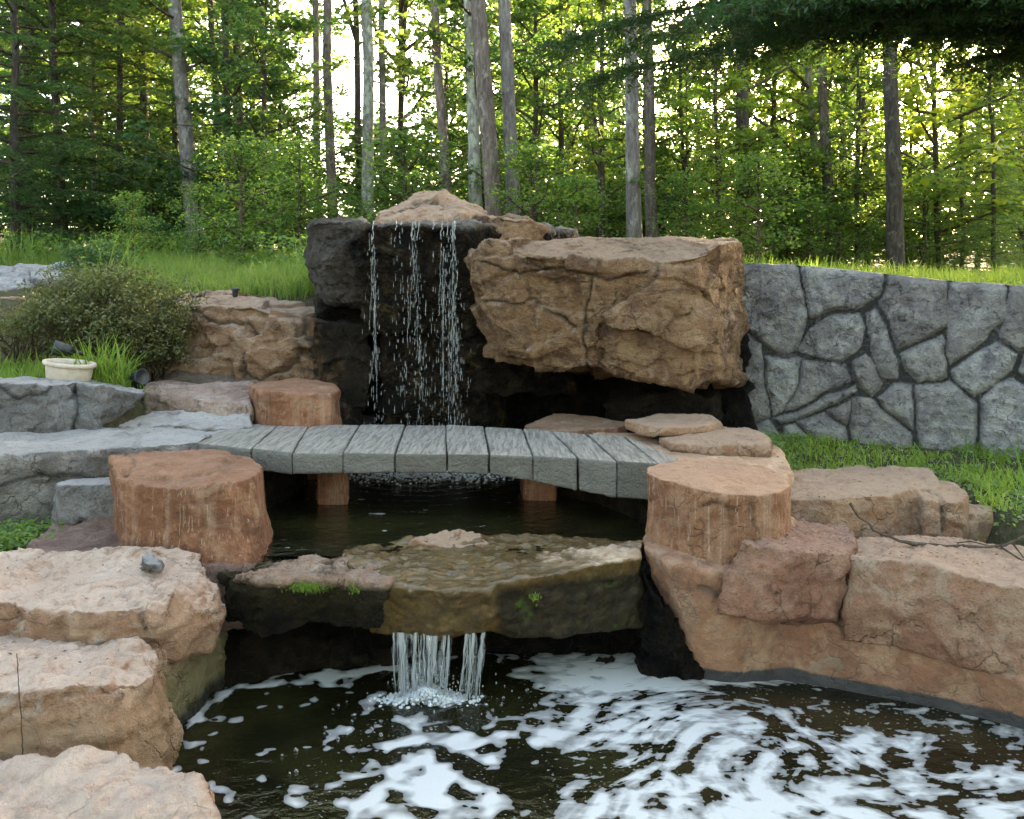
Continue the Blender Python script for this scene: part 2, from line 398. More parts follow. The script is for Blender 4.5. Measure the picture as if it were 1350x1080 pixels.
# ================================================================== ROCKS OF THE POOLS
# ---- near left bank
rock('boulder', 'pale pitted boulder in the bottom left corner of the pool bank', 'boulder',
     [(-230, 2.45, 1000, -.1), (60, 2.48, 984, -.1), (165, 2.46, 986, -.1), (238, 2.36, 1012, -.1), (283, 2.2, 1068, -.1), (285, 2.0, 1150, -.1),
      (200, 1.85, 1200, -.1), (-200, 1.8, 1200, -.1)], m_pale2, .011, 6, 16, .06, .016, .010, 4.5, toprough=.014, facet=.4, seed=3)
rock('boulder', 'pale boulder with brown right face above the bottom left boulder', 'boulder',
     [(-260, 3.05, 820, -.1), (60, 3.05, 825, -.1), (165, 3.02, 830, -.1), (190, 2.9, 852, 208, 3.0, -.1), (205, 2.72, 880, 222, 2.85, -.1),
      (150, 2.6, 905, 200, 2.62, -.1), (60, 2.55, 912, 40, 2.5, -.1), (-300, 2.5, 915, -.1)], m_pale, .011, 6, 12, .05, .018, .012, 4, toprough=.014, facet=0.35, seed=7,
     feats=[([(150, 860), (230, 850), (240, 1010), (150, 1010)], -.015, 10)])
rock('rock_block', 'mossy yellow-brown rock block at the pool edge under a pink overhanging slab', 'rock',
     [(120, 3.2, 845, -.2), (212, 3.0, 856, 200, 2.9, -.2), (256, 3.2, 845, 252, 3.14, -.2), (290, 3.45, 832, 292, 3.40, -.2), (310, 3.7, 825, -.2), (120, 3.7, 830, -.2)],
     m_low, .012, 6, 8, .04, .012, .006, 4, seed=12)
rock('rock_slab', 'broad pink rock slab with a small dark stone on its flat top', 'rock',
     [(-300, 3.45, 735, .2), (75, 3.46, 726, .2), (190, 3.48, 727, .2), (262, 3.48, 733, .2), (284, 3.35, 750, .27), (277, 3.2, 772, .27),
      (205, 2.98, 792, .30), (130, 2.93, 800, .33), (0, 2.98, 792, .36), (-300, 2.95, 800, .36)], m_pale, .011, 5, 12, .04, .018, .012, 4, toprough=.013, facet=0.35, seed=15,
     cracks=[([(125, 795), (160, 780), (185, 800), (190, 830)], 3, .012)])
rock('rock_slab', 'low purple-brown slab lying under the near left stump', 'rock',
     [(30, 3.75, .50, .2), (75, 4.1, .52, .2), (170, 4.3, .54, .2), (330, 4.2, .5, .2), (372, 3.8, .46, .2), (330, 3.52, .47, .2), (240, 3.45, .5, .2), (60, 3.5, .5, .2)],
     rock_mat('purple_brown_rock', (.25, .17, .145), (.19, .125, .105), (.31, .23, .2), dark=(.07, .05, .045)), .013, 5, 8, .03, .014, .008, 4, facet=0.3, seed=18)
rock('stump_seat', 'large rust-brown stump seat beside the near left end of the bridge', 'stump seat',
     [(150, 3.95, 600, 152, 3.93, .44), (163, 3.72, .795, 160, 3.68, .44), (205, 3.6, .785, 205, 3.56, .44), (250, 3.57, .78, 252, 3.5, .44), (300, 3.6, .80, 318, 3.5, .42), (340, 3.7, .815, 362, 3.66, .42),
      (352, 3.95, .80, 366, 3.95, .42), (335, 4.2, .80, 345, 4.2, .42), (290, 4.3, .80, 300, 4.3, .42), (215, 4.3, .80, 215, 4.3, .42), (172, 4.2, .80, 170, 4.2, .42)],
     m_stump, .010, 3, 4, .02, .010, .005, 4, .003, streak=.0035, bulge=-.03, seed=21,
     cracks=[([(167, 600), (175, 612), (166, 628)], 2.5, .012), ([(160, 625), (235, 640), (300, 622)], 3, .014), ([(280, 630), (310, 605), (330, 598)], 2.5, .012)],
     feats=[([(140, 580), (310, 580), (290, 632), (235, 640), (150, 628)], .012, 5)])
rock('stump_seat', 'round stump seat behind the left end of the bridge', 'stump seat',
     [(328, 5.4, 1.02, .3), (340, 5.18, 1.0, .3), (390, 5.1, .99, .3), (440, 5.16, .99, .3), (452, 5.35, 1.0, .3), (445, 5.6, 1.0, .3), (390, 5.72, 1.03, .3), (340, 5.65, 1.03, .3)],
     m_stump, .013, 4, 3, .02, .01, .004, 4, streak=.004, bulge=-.02, seed=23)
rock('stump_seat', 'round stump seat with a pale top beside the right end of the bridge', 'stump seat',
     ring(948, 3.70, .330, .335, .80, .36, 14, 1.0, 4, .02), m_stump2, .010, 3, 3, .015, .008, .004, 4, .003, streak=.003, bulge=-.02, seed=25,
     cracks=[([(925, 668), (938, 662), (975, 672)], 3, .012), ([(990, 665), (1000, 705)], 2, .008)])
# ---- right bank
rock('basin_wall', 'sloping rust-coloured concrete basin wall around the right side of the lower pool', 'basin wall',
     [[(846, 3.72, .53, 880, 3.78, -.3), (850, 3.53, .53, 905, 3.66, -.3), (882, 3.375, .52, 930, 3.58, -.3), (935, 3.33, .50, 960, 3.54, -.3), (990, 3.37, .50, 1000, 3.53, -.3), (1037, 3.5, .50, 1045, 3.52, -.3),
       (1050, 3.75, .6, -.3), (960, 4.04, .6, -.3), (870, 3.98, .6, -.3)],
      [(945, 3.60, .30, 940, 3.57, -.3), (1000, 3.48, .31, 1010, 3.52, -.3), (1110, 3.36, .27, 1110, 3.44, -.3), (1230, 3.2, .21, 1240, 3.31, -.3), (1350, 3.02, .20, 1360, 3.15, -.3), (1500, 2.75, .2, 1520, 2.9, -.3),
       (1800, 2.5, .2, 1800, 2.62, -.3), (1800, 3.2, .3, -.3), (1500, 3.5, .3, -.3), (1300, 3.8, .32, -.3), (1100, 4.1, .34, -.3), (930, 4.1, .34, -.3)]],
     m_apron, .012, 8, 0, .03, .007, .004, 2.4, facet=0, seed=31, warp=.01,
     cracks=[([(925, 780), (955, 792), (1000, 804), (1098, 811), (1114, 834), (1220, 849), (1350, 860)], 4, .022)])
rock('rock_block', 'squarish rust rock block between the right stump and the large pink block', 'rock',
     [(992, 3.72, 695, 975, 3.8, .1), (1050, 3.9, 681, .1), (1120, 3.85, 686, .1), (1135, 3.65, 704, .1), (1120, 3.36, 728, 1098, 3.29, .33), (1050, 3.27, 727, 1020, 3.23, .34), (986, 3.32, 716, 953, 3.28, .35)],
     m_red, .010, 3, 7, .03, .014, .008, 4.5, toprough=.014, facet=0.25, seed=34)
rock('rock_block', 'large pinkish rock block with a branch lying across its top', 'rock',
     [(1128, 3.7, 716, .1), (1190, 3.85, 704, .1), (1250, 3.8, 707, .1), (1400, 3.6, 725, .1), (1560, 3.4, 740, .1), (1560, 2.95, 790, .16), (1340, 3.08, 772, 1342, 3.05, .2),
      (1215, 3.25, 750, 1210, 3.2, .2), (1122, 3.36, 742, 1112, 3.32, .2)],
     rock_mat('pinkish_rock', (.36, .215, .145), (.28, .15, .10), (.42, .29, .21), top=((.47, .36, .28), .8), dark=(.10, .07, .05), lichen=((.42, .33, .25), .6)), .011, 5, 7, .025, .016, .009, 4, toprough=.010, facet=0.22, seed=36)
rock('boulder', 'long flat-topped tan boulder behind the blocks by the right grass', 'boulder',
     [[(1000, 4.3, .66, .3), (1040, 4.62, .66, .3), (1140, 4.7, .66, .3), (1230, 4.55, .66, .3), (1240, 4.2, .64, .3), (1170, 4.02, .64, .32), (1090, 3.98, .63, .33), (1035, 4.02, .64, .33)],
      [(1200, 4.4, .63, .3), (1262, 4.4, .62, .3), (1277, 4.15, .60, .3), (1262, 4.0, .60, .3), (1215, 4.02, .62, .3)]],
     m_tan, .012, 5, 8, .03, .014, .008, 4, facet=0.3, seed=38, cracks=[([(1225, 640), (1243, 655), (1245, 700)], 2.5, .02)])
rock('rock_block', 'small tan stone at the right end of the flat-topped boulder', 'rock',
     [(1272, 4.3, .53, .3), (1306, 4.3, .52, .3), (1308, 4.15, .51, .3), (1275, 4.12, .52, .3)], m_tan, .012, 4, 4, .03, .008, .004, 6, seed=39)
m_path = rock_mat('orange_path_concrete', (.42, .29, .20), (.36, .235, .155), (.45, .33, .24), dark=(.16, .11, .08), bump=.3, darkamt=.25)
rock('path_slab', 'smooth orange-tan walkway slab leading off the right end of the bridge', 'walkway slab',
     [(780, 5.1, .775, .25), (930, 5.15, .78, .25), (1030, 4.7, .74, .25), (1045, 4.3, .70, .25), (1000, 3.95, .70, .25), (905, 3.9, .75, .25), (868, 4.0, .76, .3), (862, 4.35, .775, .35), (820, 4.7, .775, .35)],
     m_path, .014, 8, 0, .02, .006, .002, 3, seed=41, warp=.008)
rock('flat_stone', 'upper flat stone of the stack behind the right stump', 'flat stone',
     [(822, 5.0, .875, .80), (860, 5.2, .875, .80), (935, 5.15, .88, .80), (950, 4.9, .87, .80), (930, 4.7, .865, .80), (860, 4.7, .865, .80)],
     m_tan, .011, 5, 5, .02, .008, .005, 5, seed=43, group='stacked flat stones')
rock('flat_stone', 'wide middle flat stone of the stack behind the right stump', 'flat stone',
     [(868, 4.75, .80, .735), (890, 5.05, .81, .74), (985, 4.95, .80, .72), (1012, 4.7, .79, .71), (1010, 4.5, .785, .70), (930, 4.45, .785, .72), (880, 4.55, .79, .73)],
     m_tan, .011, 5, 5, .02, .008, .005, 5, seed=45, group='stacked flat stones')
rock('flat_stone', 'lowest flat stone of the stack beside the grass', 'flat stone',
     [(915, 4.6, .715, .62), (940, 4.95, .72, .60), (1010, 4.9, .72, .55), (1022, 4.6, .71, .52), (1016, 4.4, .70, .5), (950, 4.38, .70, .58)],
     m_tan, .011, 5, 5, .02, .008, .005, 5, seed=47, group='stacked flat stones')
rock('flat_stone', 'low red-brown flat stone behind the middle of the bridge', 'flat stone',
     [(690, 5.35, .80, .5), (730, 5.6, .82, .5), (790, 5.6, .81, .5), (826, 5.35, .80, .5), (815, 5.18, .785, .5), (750, 5.1, .785, .5), (700, 5.15, .785, .5)],
     m_rust, .013, 5, 5, .02, .008, .005, 5, seed=48)
# ---- under the bridge
rock('rock_pillar', 'rust rock pillar standing in the water under the left of the bridge', 'rock pillar',
     [(412, 4.75, .68, .2), (452, 4.75, .68, .2), (455, 4.5, .68, .2), (414, 4.5, .68, .2)], m_stump, .012, 4, 3, .02, .008, .004, 5, seed=51, bulge=.02)
rock('rock_pillar', 'rust rock pillar standing in the water under the right of the bridge', 'rock pillar',
     [(688, 4.85, .66, .2), (732, 4.85, .66, .2), (730, 4.6, .66, .2), (690, 4.6, .66, .2)], m_stump, .012, 4, 3, .02, .008, .004, 5, seed=52, bulge=.02)
rock('bank_rock', 'damp mossy rock bank under the right end of the bridge', 'rock bank',
     [(728, 5.0, .62, .2), (735, 4.75, .6, .3), (800, 4.45, .58, .3), (850, 4.15, .55, .3), (870, 3.9, .6, .3), (930, 4.0, .7, .2), (930, 5.0, .7, .2)],
     m_dark, .015, 5, 5, .03, .02, .012, 4, seed=53)
rock('bank_rock', 'dark rock bank under the left end of the bridge', 'rock bank',
     [(330, 5.3, .66, .2), (405, 5.1, .66, .2), (392, 4.8, .64, .2), (355, 4.5, .62, .2), (340, 4.35, .60, .2), (250, 4.4, .6, .2), (240, 5.2, .7, .2)],
     m_dark, .016, 5, 5, .03, .02, .012, 4, seed=54)
# ---- the lip between the pools
rock('lip_rock', 'pale-topped mossy lip rock on the left side of the small spill', 'rock',
     [(284, 3.55, 752, 290, 3.6, .2), (305, 3.38, 764, 300, 3.42, .26), (350, 3.30, 768, 350, 3.4, .22), (430, 3.28, 770, 430, 3.36, .26), (500, 3.28, 774, 500, 3.34, .26),
      (518, 3.42, 762, .25), (470, 3.62, 745, .25), (430, 3.72, 737, .2), (380, 3.72, 736, .2), (320, 3.7, 738, .2)],
     m_lip, .009, 4, 12, .03, .022, .014, 5, .005, toprough=.010, facet=0.5, seed=61, bulge=.02)
m_shelf = None
def shelf_mat():
    t = NT('algae_shelf_rock'); p = t.pos()
    n1 = t.noise(p, 5, 6, .65, .8); n2 = t.noise(p, 22, 8, .7, .5); n3 = t.noise(p, 70, 5, .7)
    col = t.mix(t.ramp(n1, .4, .6), (.085, .046, .014), (.13, .078, .026))
    col = t.mix(t.ramp(n2, .42, .62), col, (.045, .030, .010))
    col = t.mix(t.ramp(n3, .55, .7, 0, .5), col, (.17, .12, .07))
    sep = t.n('ShaderNodeSeparateXYZ'); t.l(p, sep.inputs[0])
    zf = t.ramp(t.math('ADD', sep.outputs['Z'], t.math('MULTIPLY', t.math('SUBTRACT', n2, .5), .03)), .492, .512, 0, 1, True)
    col = t.mix(zf, col, t.mix(t.ramp(n2, .4, .6), (.30, .20, .13), (.46, .35, .26)))
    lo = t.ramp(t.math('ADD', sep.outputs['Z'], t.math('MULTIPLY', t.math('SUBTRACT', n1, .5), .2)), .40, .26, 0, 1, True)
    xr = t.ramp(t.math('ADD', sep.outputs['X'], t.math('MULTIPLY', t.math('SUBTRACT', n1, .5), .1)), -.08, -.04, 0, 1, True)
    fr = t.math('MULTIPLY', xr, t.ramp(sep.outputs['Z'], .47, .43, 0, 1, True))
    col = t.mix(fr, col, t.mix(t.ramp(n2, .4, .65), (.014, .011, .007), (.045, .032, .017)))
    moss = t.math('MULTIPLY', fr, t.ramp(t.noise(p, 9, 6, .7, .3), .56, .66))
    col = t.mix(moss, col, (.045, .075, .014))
    h = t.math('ADD', n2, t.math('MULTIPLY', n3, .4))
    nb = t.bump(h, .8, .012)
    rip = t.noise(t.vmul(p, (1, 2.2, 1)), 18, 3, .5, 1.2)
    pb = t.n('ShaderNodeBsdfPrincipled'); t.put(pb.inputs['Base Color'], col); t.put(pb.inputs['Roughness'], t.ramp(zf, 0, 1, .4, .85))
    t.l(nb, pb.inputs['Normal']); nz = t.n('ShaderNodeSeparateXYZ'); t.l(t.n('ShaderNodeNewGeometry').outputs['Normal'], nz.inputs[0])
    spout = t.math('MULTIPLY', t.ramp(sep.outputs['X'], -.56, -.52), t.ramp(sep.outputs['X'], -.05, -.09)); wetf = t.math('MAXIMUM', t.ramp(nz.outputs['Z'], .4, .8), t.math('MULTIPLY', spout, .7))
    pb.inputs['Specular IOR Level'].default_value = .15; t.put(pb.inputs['Coat Weight'], t.math('MULTIPLY', wetf, t.ramp(zf, 0, 1, .9, 0))); pb.inputs['Coat Roughness'].default_value = .06
    t.l(t.bump(rip, .5, .02), pb.inputs['Coat Normal'])
    return t.done(pb.outputs[0])
m_shelf = shelf_mat()
rock('spill_shelf', 'algae-brown rock shelf over which the upper pool spills into the lower pool', 'rock shelf',
     [(500, 3.29, .468, 505, 3.38, .235), (540, 3.24, .462, 540, 3.36, .225), (580, 3.22, .460, 582, 3.35, .225), (640, 3.24, .462, 645, 3.36, .24), (655, 3.27, .478, 655, 3.36, .23), (750, 3.36, .495, 750, 3.44, .20),
      (845, 3.48, .53, 850, 3.54, .18), (853, 3.75, .52, .2), (800, 3.85, .485, .2), (700, 3.9, .478, .2), (600, 3.93, .49, .2), (520, 3.85, .470, .2), (450, 3.72, .472, .2), (460, 3.5, .474, .2)],
     m_shelf, .009, 4, 6, .012, .012, .010, 6, .003, facet=0, seed=64, ctop=.478, bulge=.0, warp=.008)
rock('pale_stone', 'small pale stone poking out of the shallow water on the shelf', 'stone',
     [(548, 3.8, .49, .44), (590, 3.9, .515, .44), (640, 3.88, .50, .44), (650, 3.78, .48, .44), (600, 3.72, .485, .44)], m_tan, .008, 3, 5, .02, .012, .01, 8, seed=66)
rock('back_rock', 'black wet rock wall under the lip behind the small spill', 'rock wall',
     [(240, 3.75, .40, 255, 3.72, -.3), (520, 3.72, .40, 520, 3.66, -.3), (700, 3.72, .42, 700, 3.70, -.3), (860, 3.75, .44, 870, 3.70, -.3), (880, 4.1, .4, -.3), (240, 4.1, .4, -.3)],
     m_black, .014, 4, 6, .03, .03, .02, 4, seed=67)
rock('rock_slope', 'low wet brown rock sloping into the pool left of the small spill', 'rock',
     [(285, 3.55, .18, 270, 3.32, -.1), (330, 3.55, .16, 330, 3.36, -.1), (420, 3.6, .12, 420, 3.5, -.1), (520, 3.66, .05, 525, 3.58, -.1), (520, 3.85, .2, -.1), (285, 3.9, .25, -.1)],
     m_dark, .011, 6, 5, .03, .012, .006, 5, seed=68)
rock('rock_slope', 'black glistening rock between the right stump and the small waterfall', 'rock',
     [(842, 3.62, .50, 842, 3.62, -.1), (850, 3.44, .47, 850, 3.54, -.1), (868, 3.37, .40, 880, 3.52, -.1), (888, 3.36, .27, 915, 3.50, -.1), (908, 3.42, .13, 948, 3.50, -.1), (930, 3.6, .15, -.1), (850, 3.85, .46, -.1)],
     m_black, .010, 5, 5, .03, .012, .012, 7, .006, facet=0.7, seed=69)
# ---- walkway and stones on the left
rock('walkway_slab', 'long grey walkway slab with a blocky side leading onto the bridge from the left', 'walkway slab',
     [[(-350, 3.8, .79, -350, 3.85, .3), (0, 4.08, .80, 0, 4.12, .3), (100, 4.2, .80, 100, 4.28, .3), (150, 4.34, .80, 150, 4.42, .3), (258, 4.52, .795, .4), (310, 5.15, .80, .4), (200, 5.15, .80, .4), (0, 4.8, .80, .3), (-350, 4.6, .79, .3)]],
     m_greytop, .013, 4, 4, .015, .010, .006, 4, facet=0.15, seed=71, cracks=[([(170, 568), (183, 575), (178, 590)], 2, .012), ([(0, 640), (60, 625), (150, 632)], 3, .012), ([(130, 577), (100, 588), (60, 590)], 1.5, .008)],
     feats=[([(-20, 600), (150, 600), (150, 632), (62, 634), (-20, 645)], .012, 6)])
rock('rock_block', 'squat grey block leaning against the side of the walkway slab', 'rock',
     [(72, 4.1, 636, .3), (90, 4.2, 630, .3), (165, 4.3, 632, .3), (165, 4.05, 642, .3), (120, 4.0, 645, .3), (78, 4.0, 643, .3)], m_grey, .012, 4, 5, .03, .008, .005, 6, seed=72)
rock('edging_stone', 'wide dark grey edging stone at the far left of the walkway', 'edging stone',
     [(-300, 4.7, 503, .7), (0, 4.85, 503, .7), (90, 4.95, 505, .75), (100, 5.05, 503, .75), (96, 5.3, 497, .75), (0, 5.2, 497, .7), (-300, 5.1, 495, .7)],
     m_grey, .012, 4, 6, .02, .012, .008, 5, seed=74, cracks=[([(0, 512), (25, 525), (60, 518), (70, 505)], 2, .01)])
rock('edging_stone', 'bluish grey edging stone with an undercut right end', 'edging stone',
     [(100, 4.97, 506, 102, 4.97, .78), (145, 4.93, 512, 130, 4.93, .78), (190, 5.05, 520, 140, 5.05, .78), (196, 5.2, 512, 160, 5.2, .85), (150, 5.35, 503, .8), (105, 5.3, 503, .8)],
     m_grey, .011, 4, 5, .03, .012, .006, 5, seed=75)
rock('flat_stone', 'long pinkish flat stone left of the far stump seat', 'flat stone',
     [(192, 5.35, .99, .8), (240, 5.25, .95, .8), (332, 5.25, .93, .8), (335, 5.7, 1.0, .8), (260, 5.75, 1.02, .8), (195, 5.6, 1.02, .8)],
     rock_mat('pink_flat_rock', (.36, .28, .24), (.28, .20, .165), (.42, .35, .31), dark=(.08, .07, .06)), .012, 5, 6, .02, .010, .006, 5, seed=77)
rock('flat_stone', 'pale grey flat stone between the walkway and the pink flat stone', 'flat stone',
     [(130, 5.05, .83, .6), (200, 5.25, .89, .6), (335, 5.25, .88, .6), (335, 5.02, .82, .6), (250, 5.0, .81, .6)],
     m_greytop, .012, 5, 4, .02, .010, .006, 6, seed=78)
rock('flat_stone', 'dark mossy stone at the foot of the big left rock', 'flat stone',
     [(190, 5.75, 505, .8), (225, 5.9, 489, .8), (320, 5.95, 492, .8), (334, 5.75, 512, .8), (270, 5.65, 514, .8)],
     rock_mat('mossy_grey_rock', (.15, .125, .10), (.09, .085, .06), (.22, .18, .14), dark=(.04, .04, .025)), .013, 4, 6, .03, .016, .010, 5, seed=79)
# ---- the big rocks of the upper fall
rock('boulder', 'big tan sunlit-edged boulder at the left of the tall waterfall', 'boulder',
     [(205, 6.15, 440, 190, 5.95, .6), (232, 6.05, 402, 230, 5.9, .6), (330, 6.0, 402, 330, 5.85, .6), (400, 5.9, 418, 405, 5.8, .6), (425, 6.05, 428, 430, 5.95, .6), (485, 6.2, 430, 485, 6.1, .3),
      (500, 7.0, 405, .3), (400, 6.9, 397, .6), (325, 7.0, 382, .6), (240, 6.9, 386, .6)],
     m_side, .012, 4, 12, .03, .014, .008, 2.6, .004, strata=.014, facet=(1.0, .6, .12), seed=81, bulge=.03,
     cracks=[([(250, 410), (290, 430), (330, 428), (340, 440)], 3, .03), ([(325, 470), (330, 505)], 3, .02), ([(400, 425), (395, 480), (345, 500), (325, 490)], 3, .025)],
     feats=[([(335, 415), (403, 425), (400, 470), (360, 490), (330, 470), (300, 445)], .03, 8), ([(230, 430), (300, 440), (320, 480), (250, 490)], -.03, 14)])
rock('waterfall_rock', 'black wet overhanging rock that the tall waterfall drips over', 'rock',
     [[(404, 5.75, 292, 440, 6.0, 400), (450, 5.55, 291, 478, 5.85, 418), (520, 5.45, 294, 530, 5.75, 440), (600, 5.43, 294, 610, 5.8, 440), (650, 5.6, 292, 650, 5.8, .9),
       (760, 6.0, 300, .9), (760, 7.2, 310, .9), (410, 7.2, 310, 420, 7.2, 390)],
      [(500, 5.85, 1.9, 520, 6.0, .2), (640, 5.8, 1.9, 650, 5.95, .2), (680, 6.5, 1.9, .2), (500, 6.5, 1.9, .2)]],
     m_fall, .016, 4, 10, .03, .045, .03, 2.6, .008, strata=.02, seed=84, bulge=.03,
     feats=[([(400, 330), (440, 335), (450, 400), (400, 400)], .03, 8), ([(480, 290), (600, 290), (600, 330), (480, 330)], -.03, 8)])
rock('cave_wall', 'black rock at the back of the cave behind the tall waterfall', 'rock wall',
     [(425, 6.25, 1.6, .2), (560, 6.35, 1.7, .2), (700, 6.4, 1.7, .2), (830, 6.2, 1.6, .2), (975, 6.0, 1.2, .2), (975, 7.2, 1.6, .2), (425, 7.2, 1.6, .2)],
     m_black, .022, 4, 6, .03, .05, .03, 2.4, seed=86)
rock('boulder', 'low dark brown rock in the shade under the overhanging boulder', 'boulder',
     [(800, 5.85, 530, .3), (850, 5.75, 515, .3), (905, 5.7, 512, .3), (945, 5.75, 525, .3), (960, 6.3, 505, .3), (800, 6.3, 510, .3)],
     m_dark, .016, 5, 7, .05, .025, .015, 4, seed=87)
rock('capstone', 'rounded sandy capstone on top of the waterfall rock', 'rock',
     [(492, 6.0, 289, 1.95), (505, 6.3, 272, 1.95), (555, 6.5, 253, 1.95), (585, 6.45, 251, 1.95), (622, 6.3, 268, 1.95), (645, 6.1, 284, 1.95), (610, 5.85, 287, 1.95), (540, 5.8, 290, 1.95)],
     m_tan, .013, 5, 12, .05, .022, .016, 4, .005, seed=89, cracks=[([(515, 285), (545, 265), (575, 262), (600, 285)], 3, .02)])
rock('capstone', 'craggy brown stone on top right of the waterfall rock behind the hanging boulder', 'rock',
     [(625, 5.7, 286, 1.85), (668, 5.65, 284, 1.85), (720, 5.75, 290, 1.75), (740, 5.95, 312, 1.7), (740, 6.5, 308, 1.8), (690, 6.5, 284, 1.8), (620, 6.4, 283, 1.8)],
     m_boulder, .014, 4, 10, .05, .03, .03, 4, .006, seed=91, strata=.01)
rock('boulder', 'huge brown craggy boulder overhanging the pool right of the tall waterfall', 'boulder',
     [(626, 5.35, 338, 640, 5.55, 470), (644, 5.2, 312, 668, 5.3, 474), (715, 5.1, 338, 722, 5.22, 478), (790, 5.02, 348, 790, 5.15, 482), (868, 4.98, 350, 860, 5.1, 500), (915, 5.0, 338, 912, 5.1, 511), (955, 5.15, 322, 942, 5.25, 500),
      (975, 5.6, 320, 960, 5.6, 490), (972, 6.4, 318, .95), (900, 6.5, 310, 1.0), (760, 6.4, 318, 1.0), (700, 6.3, 312, 1.0), (645, 6.2, 308, 1.1)],
     m_boulder, .0105, 3, 12, .025, .010, .006, 3.0, .004, strata=.008, facet=(.85, .66, .12), seed=95, bulge=.03, warp=.02,
     cracks=[([(780, 365), (775, 410), (770, 450), (778, 485)], 1.8, .016), ([(640, 345), (690, 360), (740, 352), (800, 372), (860, 358)], 1.8, .02), ([(628, 392), (700, 398), (760, 430)], 1.8, .02)],
     feats=[([(625, 340), (700, 335), (870, 345), (868, 366), (780, 362), (700, 350), (660, 362), (625, 375)], .028, 6),
            ([(780, 368), (868, 352), (950, 345), (960, 480), (905, 505), (800, 485)], .02, 8),
            ([(690, 362), (760, 372), (775, 420), (700, 400)], -.045, 7), ([(640, 395), (690, 392), (760, 435), (765, 470), (650, 465)], .02, 6),
            ([(925, 345), (975, 340), (970, 420), (940, 420)], -.03, 8)])
# left background stones
rock('boulder', 'pale grey boulder far left behind the bush', 'boulder',
     [(-120, 8.6, 348, 1.3), (0, 8.8, 343, 1.3), (38, 8.7, 352, 1.3), (50, 8.3, 372, 1.3), (0, 7.9, 380, 1.3), (-120, 7.9, 380, 1.3)],
     rock_mat('pale_grey_rock', (.40, .40, .41), (.30, .30, .32), (.46, .46, .46), dark=(.12, .12, .12)), .03, 5, 8, .05, .04, .02, 2, seed=97)
rock('boulder', 'low pale grey slab boulder beside the far left boulder', 'boulder',
     [(20, 9.4, 347, 1.4), (100, 9.4, 344, 1.4), (108, 9.0, 362, 1.4), (60, 8.9, 368, 1.4), (15, 9.0, 362, 1.4)],
     m_greytop, .03, 5, 8, .05, .04, .02, 2, seed=98)
rock('edging_stone', 'short grey kerb stone between the left boulder and the waterfall rock', 'edging stone',
     [(362, 7.5, 396, 1.3), (430, 7.5, 391, 1.3), (434, 7.2, 402, 1.3), (365, 7.2, 405, 1.3)], m_greytop, .02, 3, 3, .02, .01, .006, 4, seed=99)
for i, (x0, x1, t_, lb) in enumerate([(-90, 34, 391, 'upper pale stone course of the low wall at the far left'), (-100, 28, 403, 'lower pale stone course of the low wall at the far left')]):
    rock('wall_stone', lb, 'wall stone', [(x0, 7.2-.1*i, t_+1, 1.3), (x1, 7.2-.1*i, t_+1, 1.3), (x1, 7.6, t_-2, 1.3), (x0, 7.6, t_-2, 1.3)],
         m_tan, .02, 3, 3, .02, .01, .006, 4, seed=101+i, group='low stone wall')
rock('pebble', 'small dark pointed stone resting on the pink rock slab', 'stone',
     [(184, 3.32, .56, .52), (195, 3.36, .575, .52), (214, 3.34, .545, .52), (212, 3.26, .545, .52), (190, 3.25, .55, .52)], m_grey, .006, 2, 6, .08, .01, .006, 14, .002, seed=103)

# ---- the bridge of planks
def V3(px, Y, z): return Vector((X(px, Y), Y, z))
fr = [(257, 584, 612), (332, 592, 622), (385, 597, 626), (452, 597, 625), (521, 598, 624), (589, 598, 624), (645, 599, 627), (703, 601, 635), (763, 604, 648), (813, 608, 657), (868, 612, 661), (897, 606, 655)]
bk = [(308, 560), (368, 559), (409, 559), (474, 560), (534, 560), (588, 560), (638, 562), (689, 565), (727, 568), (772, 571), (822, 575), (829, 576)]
bridge = empty('footbridge', (-.4, 4.6, .7), 'grey wood-grained concrete plank footbridge crossing the upper pool', 'footbridge')
bridge_off = Vector(bridge.location)
def zb(Y, py): return .80*1100/(py-390)
for i in range(11):
    gap = .35
    f0, f1, b0, b1 = fr[i], fr[i+1], bk[i], bk[i+1]
    c = [(f0[0]+gap, zb(0, f0[1]), .80, f0[2]), (f1[0]-gap, zb(0, f1[1]), .80, f1[2]), (b1[0]-gap, zb(0, b1[1]), .80, .69), (b0[0]+gap, zb(0, b0[1]), .80, .69)]
    jog = [.0, .004, -.003, .003, -.002, .004, -.003, .002, -.004, .003, 0][i]*.4
    c = [(a, Y, t_+jog, b) for a, Y, t_, b in c]
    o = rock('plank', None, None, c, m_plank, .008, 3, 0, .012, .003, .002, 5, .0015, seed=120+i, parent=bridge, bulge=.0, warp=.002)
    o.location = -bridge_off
bm = bmesh.new()
cage_bm(bm, [(280, 4.7, .77, .71), (400, 4.4, .77, .715), (590, 4.3, .77, .715), (760, 4.2, .77, .66), (840, 4.15, .76, .62), (800, 4.7, .76, .66), (590, 5.0, .77, .7), (320, 5.1, .77, .7)])
me = remesh(bm, .03); me.polygons.foreach_set('use_smooth', np.ones(len(me.polygons), bool))
o = link('deck_beam', me, m_dark, bridge, tuple(-bridge_off))
